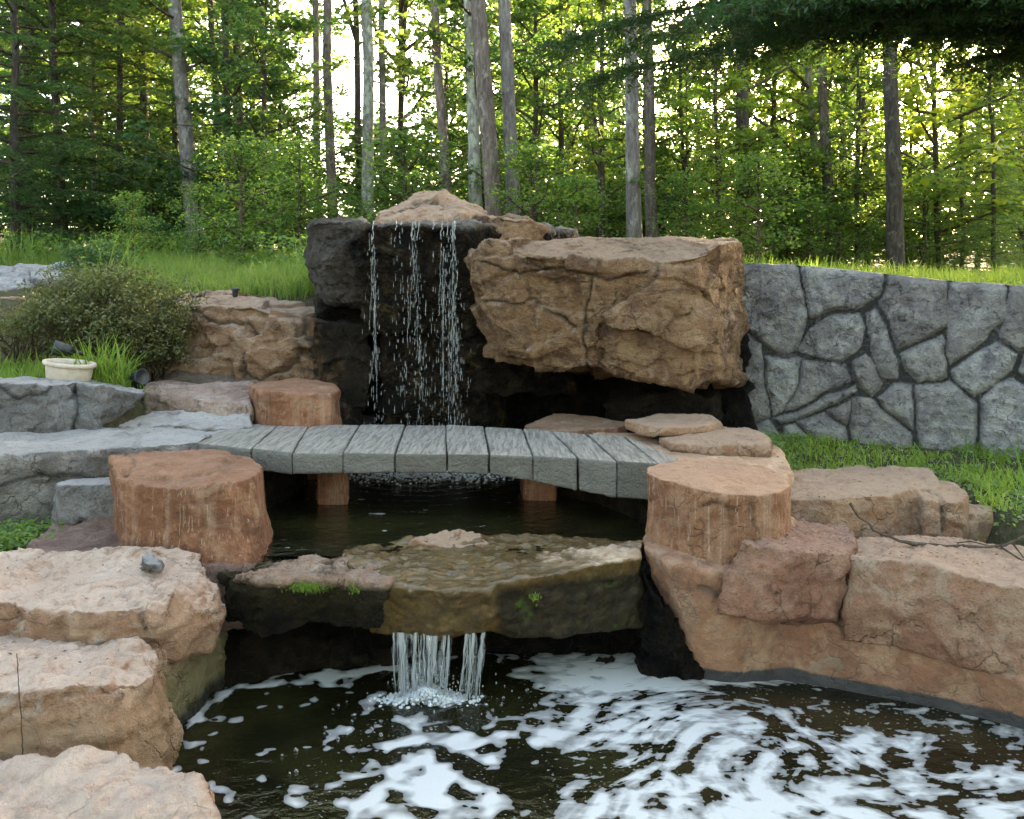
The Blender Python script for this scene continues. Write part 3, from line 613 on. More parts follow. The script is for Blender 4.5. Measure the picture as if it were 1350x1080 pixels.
# ================================================================== GREY WALL
zs = [
 [(205,60),(440,60),(457,100),(470,190),(500,290),(450,430),(400,440),(320,395),(235,340),(210,250)],
 [(466,60),(796,60),(800,140),(770,215),(700,262),(600,268),(512,300),(482,200)],
 [(822,60),(1046,60),(1048,330),(940,385),(850,420),(824,310),(772,240),(816,150)],
 [(1072,60),(1284,60),(1275,300),(1160,420),(1052,486),(1038,350)],
 [(1312,60),(1512,60),(1500,300),(1420,420),(1325,425),(1262,370)],
 [(190,262),(230,300),(240,362),(180,362)],
 [(170,372),(250,368),(315,402),(320,560),(345,690),(290,720),(180,752),(60,720),(60,540)],
 [(325,447),(468,462),(458,540),(400,660),(355,680),(330,560)],
 [(478,465),(600,472),(640,482),(668,545),(560,590),(480,635),(405,660),(466,540)],
 [(455,430),(502,335),(600,285),(700,278),(726,340),(700,415),(630,473),(560,455)],
 [(728,275),(765,258),(810,330),(852,490),(845,535),(790,525),(748,440),(738,350)],
 [(862,440),(930,400),(1020,372),(1040,400),(1040,530),(935,555),(877,510)],
 [(667,470),(720,440),(765,485),(787,550),(745,612),(700,575),(668,525)],
 [(357,692),(480,650),(600,592),(690,562),(692,590),(560,655),(440,700),(390,713)],
 [(768,612),(830,552),(905,562),(915,740),(860,700),(800,660)],
 [(922,567),(1050,547),(1158,640),(1160,900),(930,900)],
 [(1057,512),(1160,440),(1240,387),(1322,440),(1300,500),(1210,588),(1150,618),(1072,552)],
 [(1178,630),(1240,562),(1300,527),(1400,590),(1450,900),(1180,900)],
 [(1325,500),(1350,440),(1450,430),(1560,470),(1500,560),(1370,552)],
 [(672,612),(740,617),(800,670),(903,750),(903,900),(668,900)],
 [(572,665),(668,622),(658,722),(620,700)],
 [(442,707),(560,672),(653,730),(653,900),(520,780)],
 [(402,727),(440,715),(515,790),(500,900),(415,900)],
 [(190,757),(340,702),(402,785),(400,900),(190,900)],
 [(1530,60),(1800,60),(1780,330),(1640,420),(1515,320)], [(1440,425),(1510,330),(1630,430),(1560,465)], [(1570,475),(1640,430),(1790,340),(1800,560),(1600,600)],
 [(1410,585),(1510,565),(1590,605),(1600,900),(1460,900)], [(1610,612),(1800,570),(1850,900),(1612,900)], [(1810,60),(2100,60),(2100,500),(1815,540)], [(1812,555),(2100,520),(2100,900),(1860,900)]]
wp = [(925, 6.35, 347), (970, 6.35, 348), (1050, 6.27, 350), (1170, 6.05, 362), (1260, 5.88, 372), (1350, 5.68, 378), (1500, 5.3, 386), (1800, 4.6, 400)]
def gwall():
    nu, nv = 430, 145
    px = np.linspace(925, 1800, 4000); Yc = np.interp(px, [w[0] for w in wp], [w[1] for w in wp])
    k = np.exp(-np.linspace(-3, 3, 401)**2); k /= k.sum(); Yc = np.convolve(np.pad(Yc, 200, 'edge'), k, 'valid')
    tp = np.convolve(np.pad(np.interp(px, [w[0] for w in wp], [w[2] for w in wp]), 200, 'edge'), k, 'valid')
    x = (px-675)/F*Yc; s = np.concatenate([[0], np.cumsum(np.hypot(np.diff(x), np.diff(Yc)))])
    su = np.linspace(0, s[-1], nu); xu = np.interp(su, s, x); yu = np.interp(su, s, Yc); pu = np.interp(su, s, px); tu = CH-(np.interp(su, s, tp)-HZ)/F*yu
    tx, ty = np.gradient(xu, su), np.gradient(yu, su); nx, ny = ty, -tx
    sg = np.where(ny > 0, -1, 1); nx, ny = nx*sg, ny*sg
    v = np.linspace(0, 1, nv)
    z = .3+(tu[:, None]-.3)*v[None]; Xg = np.repeat(xu[:, None], nv, 1); Yg = np.repeat(yu[:, None], nv, 1)
    V = np.stack([Xg, Yg, z], -1).reshape(-1, 3)
    P_ = proj(V); Q = np.stack([(P_[:, 0]-900)*3, (P_[:, 1]-320)*3], 1)
    Q = Q+np.stack([fbm(V, 7, 3, 5), fbm(V, 7, 3, 6)], 1)*13
    h = np.zeros(len(V)); 
    for i, pl in enumerate(zs):
        sd = poly_sd(Q, pl)+3.5; r = 1-np.exp(-np.clip(sd-1, 0, None)/10.0)
        rr = random.Random(i); c = np.mean(pl, 0)
        til = (Q[:, 0]-c[0])/300*rr.uniform(-.025, .025)+(Q[:, 1]-c[1])/300*rr.uniform(-.03, .03)
        h = np.maximum(h, np.where(sd > 0, r*(.046+rr.uniform(-.012, .018)+til), 0))
    crk = 1.0*(1-sstep(.0, .014, h)); st = h > .02
    h = h+np.where(st, 1, .3)*(.024*fbm(V, 5, 4, 3)+.022*(fbm(V, 10, 5, 9, .55, True)-.3))+.004*fbm(V, 45, 3, 2)
    vv = np.tile(v, nu); h = h*1.0-.05*sstep(.965, 1, vv)**2
    G_ = V+np.stack([np.repeat(nx, nv)*h, np.repeat(ny, nv)*h, 0*h], 1)
    G_ = G_.reshape(nu, nv, 3)
    ex = []
    for off, dz in [(.03, .006), (.08, .008), (.16, .004), (.24, .0), (.30, -.02), (.32, -.1), (.34, -1.0)]:
        A = np.stack([xu-nx*off, yu-ny*off, tu+dz+.008*fbm(np.stack([xu, yu+off, tu], 1), 9, 3, 4)], -1); ex.append(A[:, None])
    A = np.concatenate([G_]+ex, 1); m = A.shape[1]; CK = np.concatenate([crk.reshape(nu, nv), np.zeros((nu, m-nv))], 1).ravel()
    blk = np.zeros(len(V)); 
    for i, pl in enumerate(zs): blk[poly_sd(Q, pl) > 0] = random.Random(i+50).random()
    BK = np.concatenate([blk.reshape(nu, nv), np.zeros((nu, m-nv))], 1).ravel()
    i = np.arange(nu-1)[:, None]*m; j = np.arange(m-1)[None]
    q = np.stack([i+j, i+m+j, i+m+j+1, i+j+1], -1).reshape(-1, 4)
    o_ = np.array([xu.mean(), yu.mean(), .3])
    me = np_mesh('retaining_wall', A.reshape(-1, 3)-o_, q)
    for nm_, ar_ in (('crk', CK), ('blk', BK)):
        at_ = me.attributes.new(nm_, 'FLOAT', 'POINT'); at_.data.foreach_set('value', ar_.astype(np.float32))
    return link('retaining_wall', me, m_wall, None, tuple(o_))
tag(gwall(), 'curved grey retaining wall of large irregular stones with dark joints at the right', 'retaining wall')

# ================================================================== TERRAIN
def G(x, y):
    x = np.asarray(x, float); y = np.asarray(y, float)
    ywall = np.interp(x, [1.45, 1.85, 2.35, 3.5, 4.3], [6.6, 6.5, 6.28, 5.9, 5.2])
    up_r = 1.70+.030*np.clip(y-6, 0, 10)+.09*np.clip(y-16, 0, 50)
    up_l = 1.50+.085*np.clip(y-6, 0, 7)+.08*np.clip(y-14, 0, 50)
    kx = sstep(-1.5, 1.0, x); up = up_l*(1-kx)+up_r*kx
    # right: lawn in front of the wall, terrace behind
    r = .54-.03*(x-2)-.28*sstep(4.55, 4.35, y)*sstep(2.45, 2.25, x)+(up-.54)*sstep(ywall-.02, ywall+.12, y)
    r = np.where(y < 3.7, r-1.1*sstep(3.75, 3.35, y)*(x < 3.6), r)
    # left: low bank, bed at the walkway, then slope
    l = .35+.62*sstep(4.7, 5.15, y)-.35*sstep(-2.40, -2.25, x)*sstep(5.85, 5.7, y)*sstep(4.7, 5.0, y)+(up-.97)*sstep(5.7, 7.4, y)
    l = np.where(y < 3.3, l-.15, l)
    # middle: basins
    m = -.5+0*x; m = m+(up-m)*sstep(6.7, 7.0, y)
    wl = sstep(-1.35, -1.75, x)*sstep(2.2, 2.6, -x*1.0+1.0) if False else sstep(-1.5, -1.85, x)
    wr = sstep(.95, 1.35, x)*np.where(y < 3.55, 0, 1)
    g = m*(1-wl)*(1-wr)+l*wl+r*wr*(1-wl)
    g = np.where(y < .9, -.5+.75*sstep(.9, .2, y), g) if True else g
    far = sstep(7, 9, y)
    p = np.stack([x.ravel(), y.ravel(), 0*x.ravel()], 1)
    n = fbm(p, .5, 3, 77).reshape(x.shape)*.10*far+fbm(p, 2.5, 3, 78).reshape(x.shape)*.02
    return g+n+.3*sstep(30, 90, np.hypot(x, y))*3
def axis(a, b, lo, hi, st, n):
    near = np.arange(lo, hi+st/2, st)
    L_ = lo-np.geomspace(st, lo-a, n)[::-1]; R_ = hi+np.geomspace(st, b-hi, n)
    return np.concatenate([L_, near, R_])
xs = axis(-120, 120, -5, 5, .06, 40); ys = axis(-60, 160, -1, 10, .06, 40)
gx, gy = np.meshgrid(xs, ys, indexing='ij'); gz = G(gx, gy)
n1, n2 = len(xs), len(ys); i = np.arange(n1-1)[:, None]*n2; j = np.arange(n2-1)[None]
q = np.stack([i+j, i+n2+j, i+n2+j+1, i+j+1], -1).reshape(-1, 4)
def ground_mat():
    t = NT('forest_ground'); p = t.pos(); n = t.noise(p, 1.5, 6, .6); n2 = t.noise(p, 25, 8, .75); n3 = t.noise(p, 90, 4, .7)
    c = t.mix(t.ramp(n, .4, .6), (.055, .045, .028), (.05, .07, .022)); c = t.mix(t.ramp(n2, .45, .62), c, (.11, .09, .06))
    c = t.mix(t.ramp(n3, .62, .7, 0, .8), c, (.30, .27, .23))
    return t.done(t.pr(c, .95, t.bump(t.math('ADD', n2, t.math('MULTIPLY', n3, .4)), .9, .03), .1))
tag(link('ground', np_mesh('ground', np.stack([gx, gy, gz], -1).reshape(-1, 3), q), ground_mat()), kind='structure')

# ================================================================== WATER
def water_mat(name, upper):
    t = NT(name); p = t.pos()
    def attr(a): 
        n = t.n('ShaderNodeAttribute'); n.attribute_name = a; return n
    fu = attr('fuv').outputs['Vector']; den = attr('dens').outputs['Fac']; blob = attr('blob').outputs['Fac']
    s1 = t.math('ADD', t.math('MULTIPLY', t.noise(fu, 10.5, 3.4, .5, .15), .62), t.math('MULTIPLY', t.noise(t.vmul(p, (.7, 1.2, 1)), 17, 2.4, .5, .5), .38)); s2 = t.noise(t.vmul(p, (1, 1.15, 1)), 9.5, 1.5, .45, .2)
    ns = t.math('ADD', t.math('MULTIPLY', s1, t.math('SUBTRACT', 1.0, blob)), t.math('MULTIPLY', s2, blob))
    ns = t.math('ADD', t.math('MULTIPLY', t.math('SUBTRACT', ns, .5), 2.1), .5)
    nn = t.math('ADD', ns, t.math('MULTIPLY', t.math('SUBTRACT', t.noise(p, 55, 3, .6), .5), .022))
    f = t.math('ADD', nn, t.math('SUBTRACT', den, .5))
    vo = t.n('ShaderNodeTexVoronoi', feature='F1'); t.l(t.vmul(fu, (1.2, 1.5, 1)), vo.inputs['Vector']); vo.inputs['Scale'].default_value = 13
    hol = t.math('MULTIPLY', t.ramp(vo.outputs['Distance'], .20, .13), t.ramp(t.noise(p, 7, 2), .46, .52))
    f = t.math('SUBTRACT', f, t.math('MULTIPLY', hol, t.ramp(f, .75, .6, 0, .3)))
    fm = t.ramp(f, .494, .520, 0, 1, True)
    spk = t.math('MULTIPLY', t.ramp(t.noise(t.vmul(p, (1, 1.2, 1)), 62, 0, .4), .74, .75), t.ramp(den, .28, .36))
    fm = t.math('MAXIMUM', fm, spk)
    thick = t.ramp(f, .5, .8, .0, 1)
    fine = t.noise(p, 140, 4, .7)
    fc = t.mix(thick, (.25, .25, .25), (.53, .53, .525)); fc = t.mix(t.ramp(fine, .5, .7, 0, .3), fc, (.36, .38, .40))
    fcol = t.pr(fc, .55, t.bump(t.math('ADD', fine, t.math('MULTIPLY', thick, 3)), .4, .004), .3)
    r1 = t.noise(t.vmul(p, (1, 1.6, 1)), 9, 4, .55, .6); r2 = t.noise(p, 26, 3, .5, .4)
    am = attr('rip').outputs['Fac']
    hh = t.math('ADD', t.math('MULTIPLY', r1, .7), t.math('MULTIPLY', r2, am))
    nb = t.bump(hh, .55, .02)
    murk = t.mix(t.ramp(t.noise(p, 2.0, 3), .42, .62), (.007, .007, .003), (.018, .017, .006))
    wat = t.pr(murk, .03, nb, .5)
    fm = t.math('MULTIPLY', fm, t.ramp(f, .5, .74, .55, .97))
    mx = t.n('ShaderNodeMixShader'); t.l(fm, mx.inputs[0]); t.l(wat, mx.inputs[1]); t.l(fcol, mx.inputs[2])
    return t.done(mx.outputs[0])
def pxw(px, py, z=0.0):
    Y = (CH-z)*F/(py-HZ); return X(px, Y), Y
def water(name, x0, x1, y0, y1, z, st, upper, dens, mat):
    a = np.arange(x0, x1+st/2, st); b = np.arange(y0, y1+st/2, st); gx, gy = np.meshgrid(a, b, indexing='ij')
    x, y = gx.ravel(), gy.ravel(); V = np.stack([x, y, 0*x+z], 1)
    i = np.arange(len(a)-1)[:, None]*len(b); j = np.arange(len(b)-1)[None]
    q = np.stack([i+j, i+len(b)+j, i+len(b)+j+1, i+j+1], -1).reshape(-1, 4)
    d, blob, rip, fx, fy, hz = dens(x, y)
    V[:, 2] += hz
    me = np_mesh(name, V, q)
    for nm, arr in (('dens', d), ('blob', blob), ('rip', rip)):
        at = me.attributes.new(nm, 'FLOAT', 'POINT'); at.data.foreach_set('value', np.asarray(arr, np.float32))
    at = me.attributes.new('fuv', 'FLOAT_VECTOR', 'POINT'); at.data.foreach_set('vector', np.stack([fx, fy, 0*fx], 1).astype(np.float32).ravel())
    return tag(link(name, me, mat), kind='structure')
def lower(x, y):
    V = np.stack([x, y, 0*x], 1); P_ = proj(V); u, v = P_[:, 0], P_[:, 1]
    def g(cx, cy, rx, ry, e=2): return np.exp(-((np.abs((u-cx)/rx))**e+(np.abs((v-cy)/ry))**e))
    d = np.full(len(x), .335)
    right = sstep(640, 740, u+(v-900)*.15)
    d = d+right*.19
    d += .33*g(850, 888, 190, 24)+.15*g(760, 905, 90, 30)
    d += .45*g(570, 1050, 105, 48)+.42*g(640, 972, 110, 16)+.18*g(540, 1005, 60, 25)
    d += .22*g(990, 1062, 260, 34)+.14*g(880, 955, 200, 36)+.12*g(1190, 1000, 80, 60)
    d -= .34*g(1120, 915, 190, 13)+.25*g(1110, 955, 70, 14)+.30*g(1255, 985, 45, 26)+.22*g(1190, 1045, 60, 14)+.2*g(1310, 930, 120, 18)
    d -= .45*g(625, 905, 80, 26)+.40*g(680, 1010, 40, 70)+.2*g(790, 1010, 30, 40)+.22*g(720, 1060, 40, 30)
    d -= .10*g(330, 1000, 120, 90)+.12*g(430, 930, 120, 26)
    d += .62*g(560, 922, 52, 9)+.3*g(628, 915, 22, 6)
    # thin rims of foam along the banks
    ln = seg_dist(P_, [(212, 1000), (244, 962), (276, 928), (312, 905), (400, 900), (450, 890), (520, 878)]); d += .5*np.exp(-(ln/4.5)**2)
    ln = seg_dist(P_, [(430, 893), (480, 885), (520, 878)]); d += .3*np.exp(-(ln/8)**2)
    ln = seg_dist(P_, [(980, 878), (1100, 898), (1230, 918), (1350, 943), (1500, 985)]); d += .55*np.exp(-(ln/4.0)**2)
    # swirling flow coordinates
    cx, cy = pxw(1090, 985); dx, dy = x-cx, y-cy; r = np.hypot(dx, dy); a = 1.1*np.exp(-(r/.55)**2)
    xx = cx+dx*np.cos(a)-dy*np.sin(a); yy = cy+dx*np.sin(a)+dy*np.cos(a)
    cx, cy = pxw(850, 990); dx, dy = xx-cx, yy-cy; r = np.hypot(dx, dy); a = -.5*np.exp(-(r/.35)**2)
    xx, yy = cx+dx*np.cos(a)-dy*np.sin(a), cy+dx*np.sin(a)+dy*np.cos(a)
    w = np.stack([fbm(V, 2.2, 2, 3), fbm(V, 2.2, 2, 4)], 1)*.16
    blob = sstep(780, 640, u)*1.0
    rip = .25+1.2*g(570, 905, 130, 35)
    fxx, fyy = pxw(575, 922); rr = np.hypot(x-fxx, (y-fyy))
    hz = .006*np.exp(-rr/.25)*np.sin(rr*70)+.004*fbm(V, 9, 2, 8)*np.exp(-rr/.5)
    return d, blob, rip, (xx+w[:, 0])*.7, yy+w[:, 1], hz
m_w1 = water_mat('foamy_pool_water', False)
water('lower_pool_water', -2.2, 3.6, .55, 3.9, WL, .02, False, lower, m_w1)
def upper(x, y):
    V = np.stack([x, y, 0*x+WU], 1); P_ = proj(V); u, v = P_[:, 0], P_[:, 1]
    d = -.05+.60*np.exp(-(((u-550)/75)**2+((v-627)/7.0)**2))
    rr = np.hypot(x-X(560, 5.3), y-5.3)
    hz = .012*np.exp(-rr/.3)*fbm(V, 22, 3, 8)+.003*np.exp(-rr/.9)*np.sin(rr*55)
    return d, 1+0*x, .5+0*x, x, y, hz
water('upper_pool_water', -1.9, 1.2, 3.62, 6.7, WU, .025, True, upper, m_w1)

def clear_water_mat():
    t = NT('falling_water')
    p = t.n('ShaderNodeBsdfPrincipled'); p.inputs['Base Color'].default_value = (.80, .84, .87, 1); p.inputs['Roughness'].default_value = .12
    p.inputs['Transmission Weight'].default_value = .72; p.inputs['IOR'].default_value = 1.33; p.inputs['Specular IOR Level'].default_value = .8
    nb = t.bump(t.noise(t.vmul(t.pos(), (1, 1, .25)), 160, 3, .6), .9, .004); t.l(nb, p.inputs['Normal'])
    return t.done(p.outputs[0])
m_fallw = clear_water_mat()
# small spill
rng = np.random.default_rng(11); A = Acc()
for k in range(26):
    u = rng.uniform(0, 1); px = 513+80*u if k < 14 else rng.choice([619, 622, 634, 640, 628])+rng.normal()*2.5
    x = X(px, 3.31); top = .245+rng.uniform(-.01, .02); L_ = rng.uniform(.5, 1) if rng.random() < .45 else 1
    n = 14; t_ = np.linspace(0, 1, n); z = top-(top+.01)*t_*L_
    off = rng.uniform(-.05, .0) if False else 0
    xx = x+.004*np.cumsum(rng.normal(size=n))*.6+(x-X(560, 3.31))*(-.10)*t_; yy = 3.350-.035*np.sqrt(t_)-rng.uniform(0, .035)*t_
    rad = (.0012+.0030*rng.random(n)*(.4+.6*rng.random()))*(1-.3*t_); rad[0] = .003; rad[-1] = .0006
    A.tube(np.stack([xx, yy, z], 1), rad, 6)
for k in range(16):                        # wider tongues of water, thin as a sheet
    px = 516+rng.random()*76 if k < 12 else rng.choice([620, 638])+rng.normal()*3; n = 16; t_ = np.linspace(0, 1, n); z = .25*(1-t_)
    w_ = rng.uniform(.004, .013)*(1-.45*t_)*(.7+.3*np.sin(t_*rng.uniform(6, 14)+rng.uniform(0, 6))); x = X(px, 3.3)+np.cumsum(rng.normal(size=n))*.0016-(X(px, 3.3)-X(558, 3.3))*.12*t_
    y = 3.343-.03*np.sqrt(t_)-rng.uniform(0, .02)*t_
    V_ = np.stack([np.stack([x-w_, y, z], 1), np.stack([x, y-.0022-.001*rng.random(n), z], 1), np.stack([x+w_, y, z], 1), np.stack([x, y+.002, z], 1)], 1).reshape(-1, 3)
    i_ = np.arange(n-1)[:, None]*4; j_ = np.arange(4)[None]; A.add(V_, np.stack([i_+j_, i_+(j_+1) % 4, i_+4+(j_+1) % 4, i_+4+j_], -1).reshape(-1, 4))
for k in range(260):                       # thrown drops
    px = rng.normal(570, 32); Y = 3.31+rng.normal()*.05; z = abs(rng.normal())*.045
    c = np.array([X(px, Y), Y, z]); r = rng.uniform(.0012, .0038); h = r*rng.uniform(1, 2.5)
    A.tube([c+[0, 0, h], c+[0, 0, h*.5], c-[0, 0, h*.5], c-[0, 0, h]], [r*.2, r, r, r*.2], 6)
def sheet(xa, xb, y0, dz, seed):
    nu, nv = 60, 30; u = np.linspace(0, 1, nu)[:, None]; v = np.linspace(0, 1, nv)[None]
    px = xa+(xb-xa)*u; x = (px-675)/F*3.3; x = x-(x-X(556, 3.3))*.16*v**.8; z = (.25+dz)*(1-v)+0*u-.004
    P0 = np.stack([(x*30+0*v).ravel(), (v*3+0*u).ravel(), np.full(nu*nv, seed)], 1); n_ = fbm(P0, 1.0, 3, seed).reshape(nu, nv)
    y = y0-.03*np.sqrt(v)+.010*n_*(.3+v)
    i_ = np.arange(nu-1)[:, None]*nv; j_ = np.arange(nv-1)[None]
    return np.stack([x+0*v, y+0*u, z], -1).reshape(-1, 3), np.stack([i_+j_, i_+nv+j_, i_+nv+j_+1, i_+j_+1], -1).reshape(-1, 4)
SH = Acc()
for a_ in [(512, 594, 3.345, 0, 1), (514, 596, 3.357, 0, 2), (520, 588, 3.335, 0, 3), (616, 643, 3.347, 0, 4), (618, 645, 3.355, 0, 5)]: SH.add(*sheet(*a_))
def sheet_mat():
    t = NT('water_sheet'); p = t.pos()
    n1 = t.noise(t.vmul(p, (62, 30, 4.5)), 1, 4, .6, .5); n2 = t.noise(t.vmul(p, (150, 60, 16)), 1, 3, .6, .3)
    sx = t.n('ShaderNodeSeparateXYZ'); t.l(p, sx.inputs[0]); low = t.math('ADD', t.ramp(sx.outputs['Z'], .24, .06, -.02, .04), t.ramp(sx.outputs['Z'], .045, .0, 0, -.10))
    f = t.ramp(t.math('ADD', t.math('ADD', t.math('MULTIPLY', n1, .65), t.math('MULTIPLY', n2, .35)), low), .49, .72, 0, .62)
    pb = t.n('ShaderNodeBsdfPrincipled'); pb.inputs['Base Color'].default_value = (.62, .67, .70, 1); pb.inputs['Roughness'].default_value = .25; pb.inputs['Transmission Weight'].default_value = .25
    pb.inputs['IOR'].default_value = 1.33; t.l(t.bump(n1, .8, .01), pb.inputs['Normal'])
    tr = t.n('ShaderNodeBsdfTransparent'); mx = t.n('ShaderNodeMixShader'); t.l(f, mx.inputs[0]); t.l(tr.outputs[0], mx.inputs[1]); t.l(pb.outputs[0], mx.inputs[2])
    return t.done(mx.outputs[0])
tag(link('water_curtain', SH.mesh('water_curtain'), sheet_mat()), 'thin see-through sheet of water inside the short curtain fall', 'waterfall', kind='stuff')
tag(link('small_waterfall', A.mesh('small_waterfall'), m_fallw), 'short bright curtain of water strands spilling from the shelf into the foamy pool', 'waterfall', kind='stuff')
# white churned water at the foot
def splash(name, label, px, py, z0, rx, ry, n, seed, hh):
    rng = np.random.default_rng(seed); cx, cy = pxw(px, py, z0); A = Acc()
    for k in range(n):
        x, y = cx+rng.normal()*rx, cy+rng.normal()*ry; r = rng.uniform(.003, .011)
        c = np.array([x, y, z0+rng.uniform(0, hh)*math.exp(-((x-cx)/rx)**2)])
        ph = np.array([-1, -.6, 0, .6, 1])*r*.7
        A.tube(np.stack([c[0]+0*ph, c[1]+0*ph, c[2]+ph], 1), [r*.15, r*.8, r, r*.8, r*.15], 7)
    t = NT('churned_foam'); m = t.done(t.pr((.8, .84, .87), .35, None, .5, Transmission_Weight=.35))
    tag(link(name, A.mesh(name), m), label, 'splash', kind='stuff')
splash('splash_foam', 'white churned foam where the short water curtain hits the lower pool', 562, 922, 0, .075, .022, 1500, 5, .045)
splash('splash_foam', 'white churned foam under the tall waterfall seen beneath the bridge', 552, 629, WU, .30, .10, 520, 6, .02)
# bubbles floating
A = Acc(); rng = np.random.default_rng(9)
for k in range(46):
    px, py = [(488, 940), (485, 955), (450, 965), (520, 955), (655, 915), (600, 925), (395, 1000), (690, 930)][k % 8]
    px += rng.normal()*26; py += rng.normal()*13
    if py < 895: continue
    x, y = pxw(px, py); r = rng.uniform(.004, .011)
    a = np.linspace(0, 1, 6)*math.pi/2
    A.tube(np.stack([x+0*a, y+0*a, r*np.sin(a)+.001], 1), np.maximum(r*np.cos(a), 1e-4), 10)
t = NT('bubble_film'); g = t.n('ShaderNodeBsdfGlossy'); g.inputs['Roughness'].default_value = .03; tr = t.n('ShaderNodeBsdfTransparent')
lw = t.n('ShaderNodeLayerWeight'); lw.inputs['Blend'].default_value = .35; mx = t.n('ShaderNodeMixShader')
t.l(t.ramp(lw.outputs['Facing'], 0, 1, .08, .9), mx.inputs[0]); t.l(tr.outputs[0], mx.inputs[1]); t.l(g.outputs[0], mx.inputs[2])
tag(link('bubbles', A.mesh('bubbles'), t.done(mx.outputs[0])), 'clear round bubbles floating on the dark water near the short curtain', 'bubbles', kind='stuff')

# tall drip fall
A = Acc(); rng = np.random.default_rng(21)
cols = [(492, .06, .7), (493, .03, .8), (522, .05, .4), (530, .04, .4), (547, .05, 1.0), (545, .09, 1.0), (553, .04, .7), (572, .05, .4), (584, .04, .8), (590, .05, 1.0), (597, .03, 1.2), (599, .03, 1.0), (601, .08, .8)]
def drop(c, r, h): A.tube([c+np.array([0, 0, h]), c+np.array([0, 0, h*.3]), c-np.array([0, 0, h*.6]), c-np.array([0, 0, h])], [r*.15, r*.7, r, r*.2], 6)
for px, sp, w in cols:
    Y0 = 5.40
    n = 26; t_ = np.linspace(0, 1, n); Lz = rng.uniform(.04, .20)*w
    xx = X(px, Y0)+np.cumsum(rng.normal(size=n))*.0018; 
    A.tube(np.stack([xx, Y0-.04*t_, 2.085-Lz*t_], 1), .0012+.0020*rng.random(n), 6)
    for k in range(int(105*w)):
        z = 2.05-1.58*rng.random()**.85; f = (2.05-z)/1.6
        x = X(px, Y0)+rng.normal()*sp*(.15+.9*f)+.04*f; y = Y0-.05-.05*f+rng.normal()*.04*f
        drop(np.array([x, y, z]), rng.uniform(.0008, .0026), rng.uniform(.004, .024)*(1 if rng.random() < .8 else 1.8))
for k in range(16):
    px = rng.choice([492, 545, 548, 588, 597, 600])+rng.normal()*3; n = 30; t_ = np.linspace(0, 1, n); Lz = rng.uniform(.35, 1.1); z0_ = rng.uniform(1.5, 2.07)
    A.tube(np.stack([X(px, 5.4)+np.cumsum(rng.normal(size=n))*.0022, 5.36-.05*t_, np.maximum(z0_-Lz*t_, .47)], 1), .0005+.0012*rng.random(n), 5)
tag(link('tall_waterfall', A.mesh('tall_waterfall'), m_fallw), 'tall thin fall of glinting drips and threads in front of the black rock', 'waterfall', kind='stuff')
# ================================================================== PLANTS
def leaf_mat(name, c1, c2, tr1, tr2, trans=.5, rough=.5, spec=.35):
    """c = reflected colour range, tr = colour of light passing through; 'tint' varies per leaf, object colour per plant"""
    t = NT(name); at = t.n('ShaderNodeAttribute'); at.attribute_name = 'tint'; f = at.outputs['Fac']
    oi = t.n('ShaderNodeObjectInfo')
    c = t.mix(1.0, t.mix(f, c1, c2), oi.outputs['Color'], 'MULTIPLY'); tc = t.mix(1.0, t.mix(f, tr1, tr2), oi.outputs['Color'], 'MULTIPLY')
    p = t.n('ShaderNodeBsdfPrincipled'); t.put(p.inputs['Base Color'], c); p.inputs['Roughness'].default_value = rough; p.inputs['Specular IOR Level'].default_value = spec
    tl = t.n('ShaderNodeBsdfTranslucent'); t.put(tl.inputs['Color'], tc)
    mx = t.n('ShaderNodeMixShader'); mx.inputs[0].default_value = trans; t.l(p.outputs[0], mx.inputs[1]); t.l(tl.outputs[0], mx.inputs[2])
    return t.done(mx.outputs[0])
m_grass = leaf_mat('grass_blade', (.09, .17, .025), (.19, .28, .05), (.18, .34, .04), (.36, .48, .08), .45)
m_leaf = leaf_mat('broad_leaf', (.05, .108, .042), (.10, .165, .055), (.09, .22, .045), (.27, .37, .07), .47)
m_hem = leaf_mat('hemlock_needle', (.032, .085, .045), (.07, .14, .06), (.07, .18, .04), (.20, .30, .06), .4)
m_bush = leaf_mat('bush_leaf', (.07, .095, .035), (.17, .18, .075), (.10, .14, .03), (.22, .22, .06), .35)

def with_tint(me, tint):
    at = me.attributes.new('tint', 'FLOAT', 'POINT'); at.data.foreach_set('value', np.asarray(tint, np.float32)); return me

def blades(name, base, h, w, lean, seed, tint=None, droop=1.0):
    rng = np.random.default_rng(seed); n = len(base); a = rng.uniform(0, 2*math.pi, n); b = a+math.pi/2+rng.normal(size=n)*.5
    d = np.stack([np.cos(a), np.sin(a), 0*a], 1); s = np.stack([np.cos(b), np.sin(b), 0*b], 1)
    le = lean*rng.uniform(.2, 1, n); V = []
    for t_, ww in ((0, .7), (.35, 1), (.7, .7), (1, .06)):
        c = base+np.stack([0*h, 0*h, h*(t_-.45*le*t_*t_*droop)], 1)+d*(h*le*t_*t_)[:, None]
        V += [c-s*(w*ww/2)[:, None], c+s*(w*ww/2)[:, None]]
    V = np.stack(V, 1).reshape(-1, 3); i = np.arange(n)[:, None]*8
    q = np.concatenate([i+np.array([[2*k, 2*k+1, 2*k+3, 2*k+2]]) for k in range(3)], 0)
    me = np_mesh(name, V, q)
    tn = rng.random(n) if tint is None else tint
    return with_tint(me, np.repeat(tn, 8))

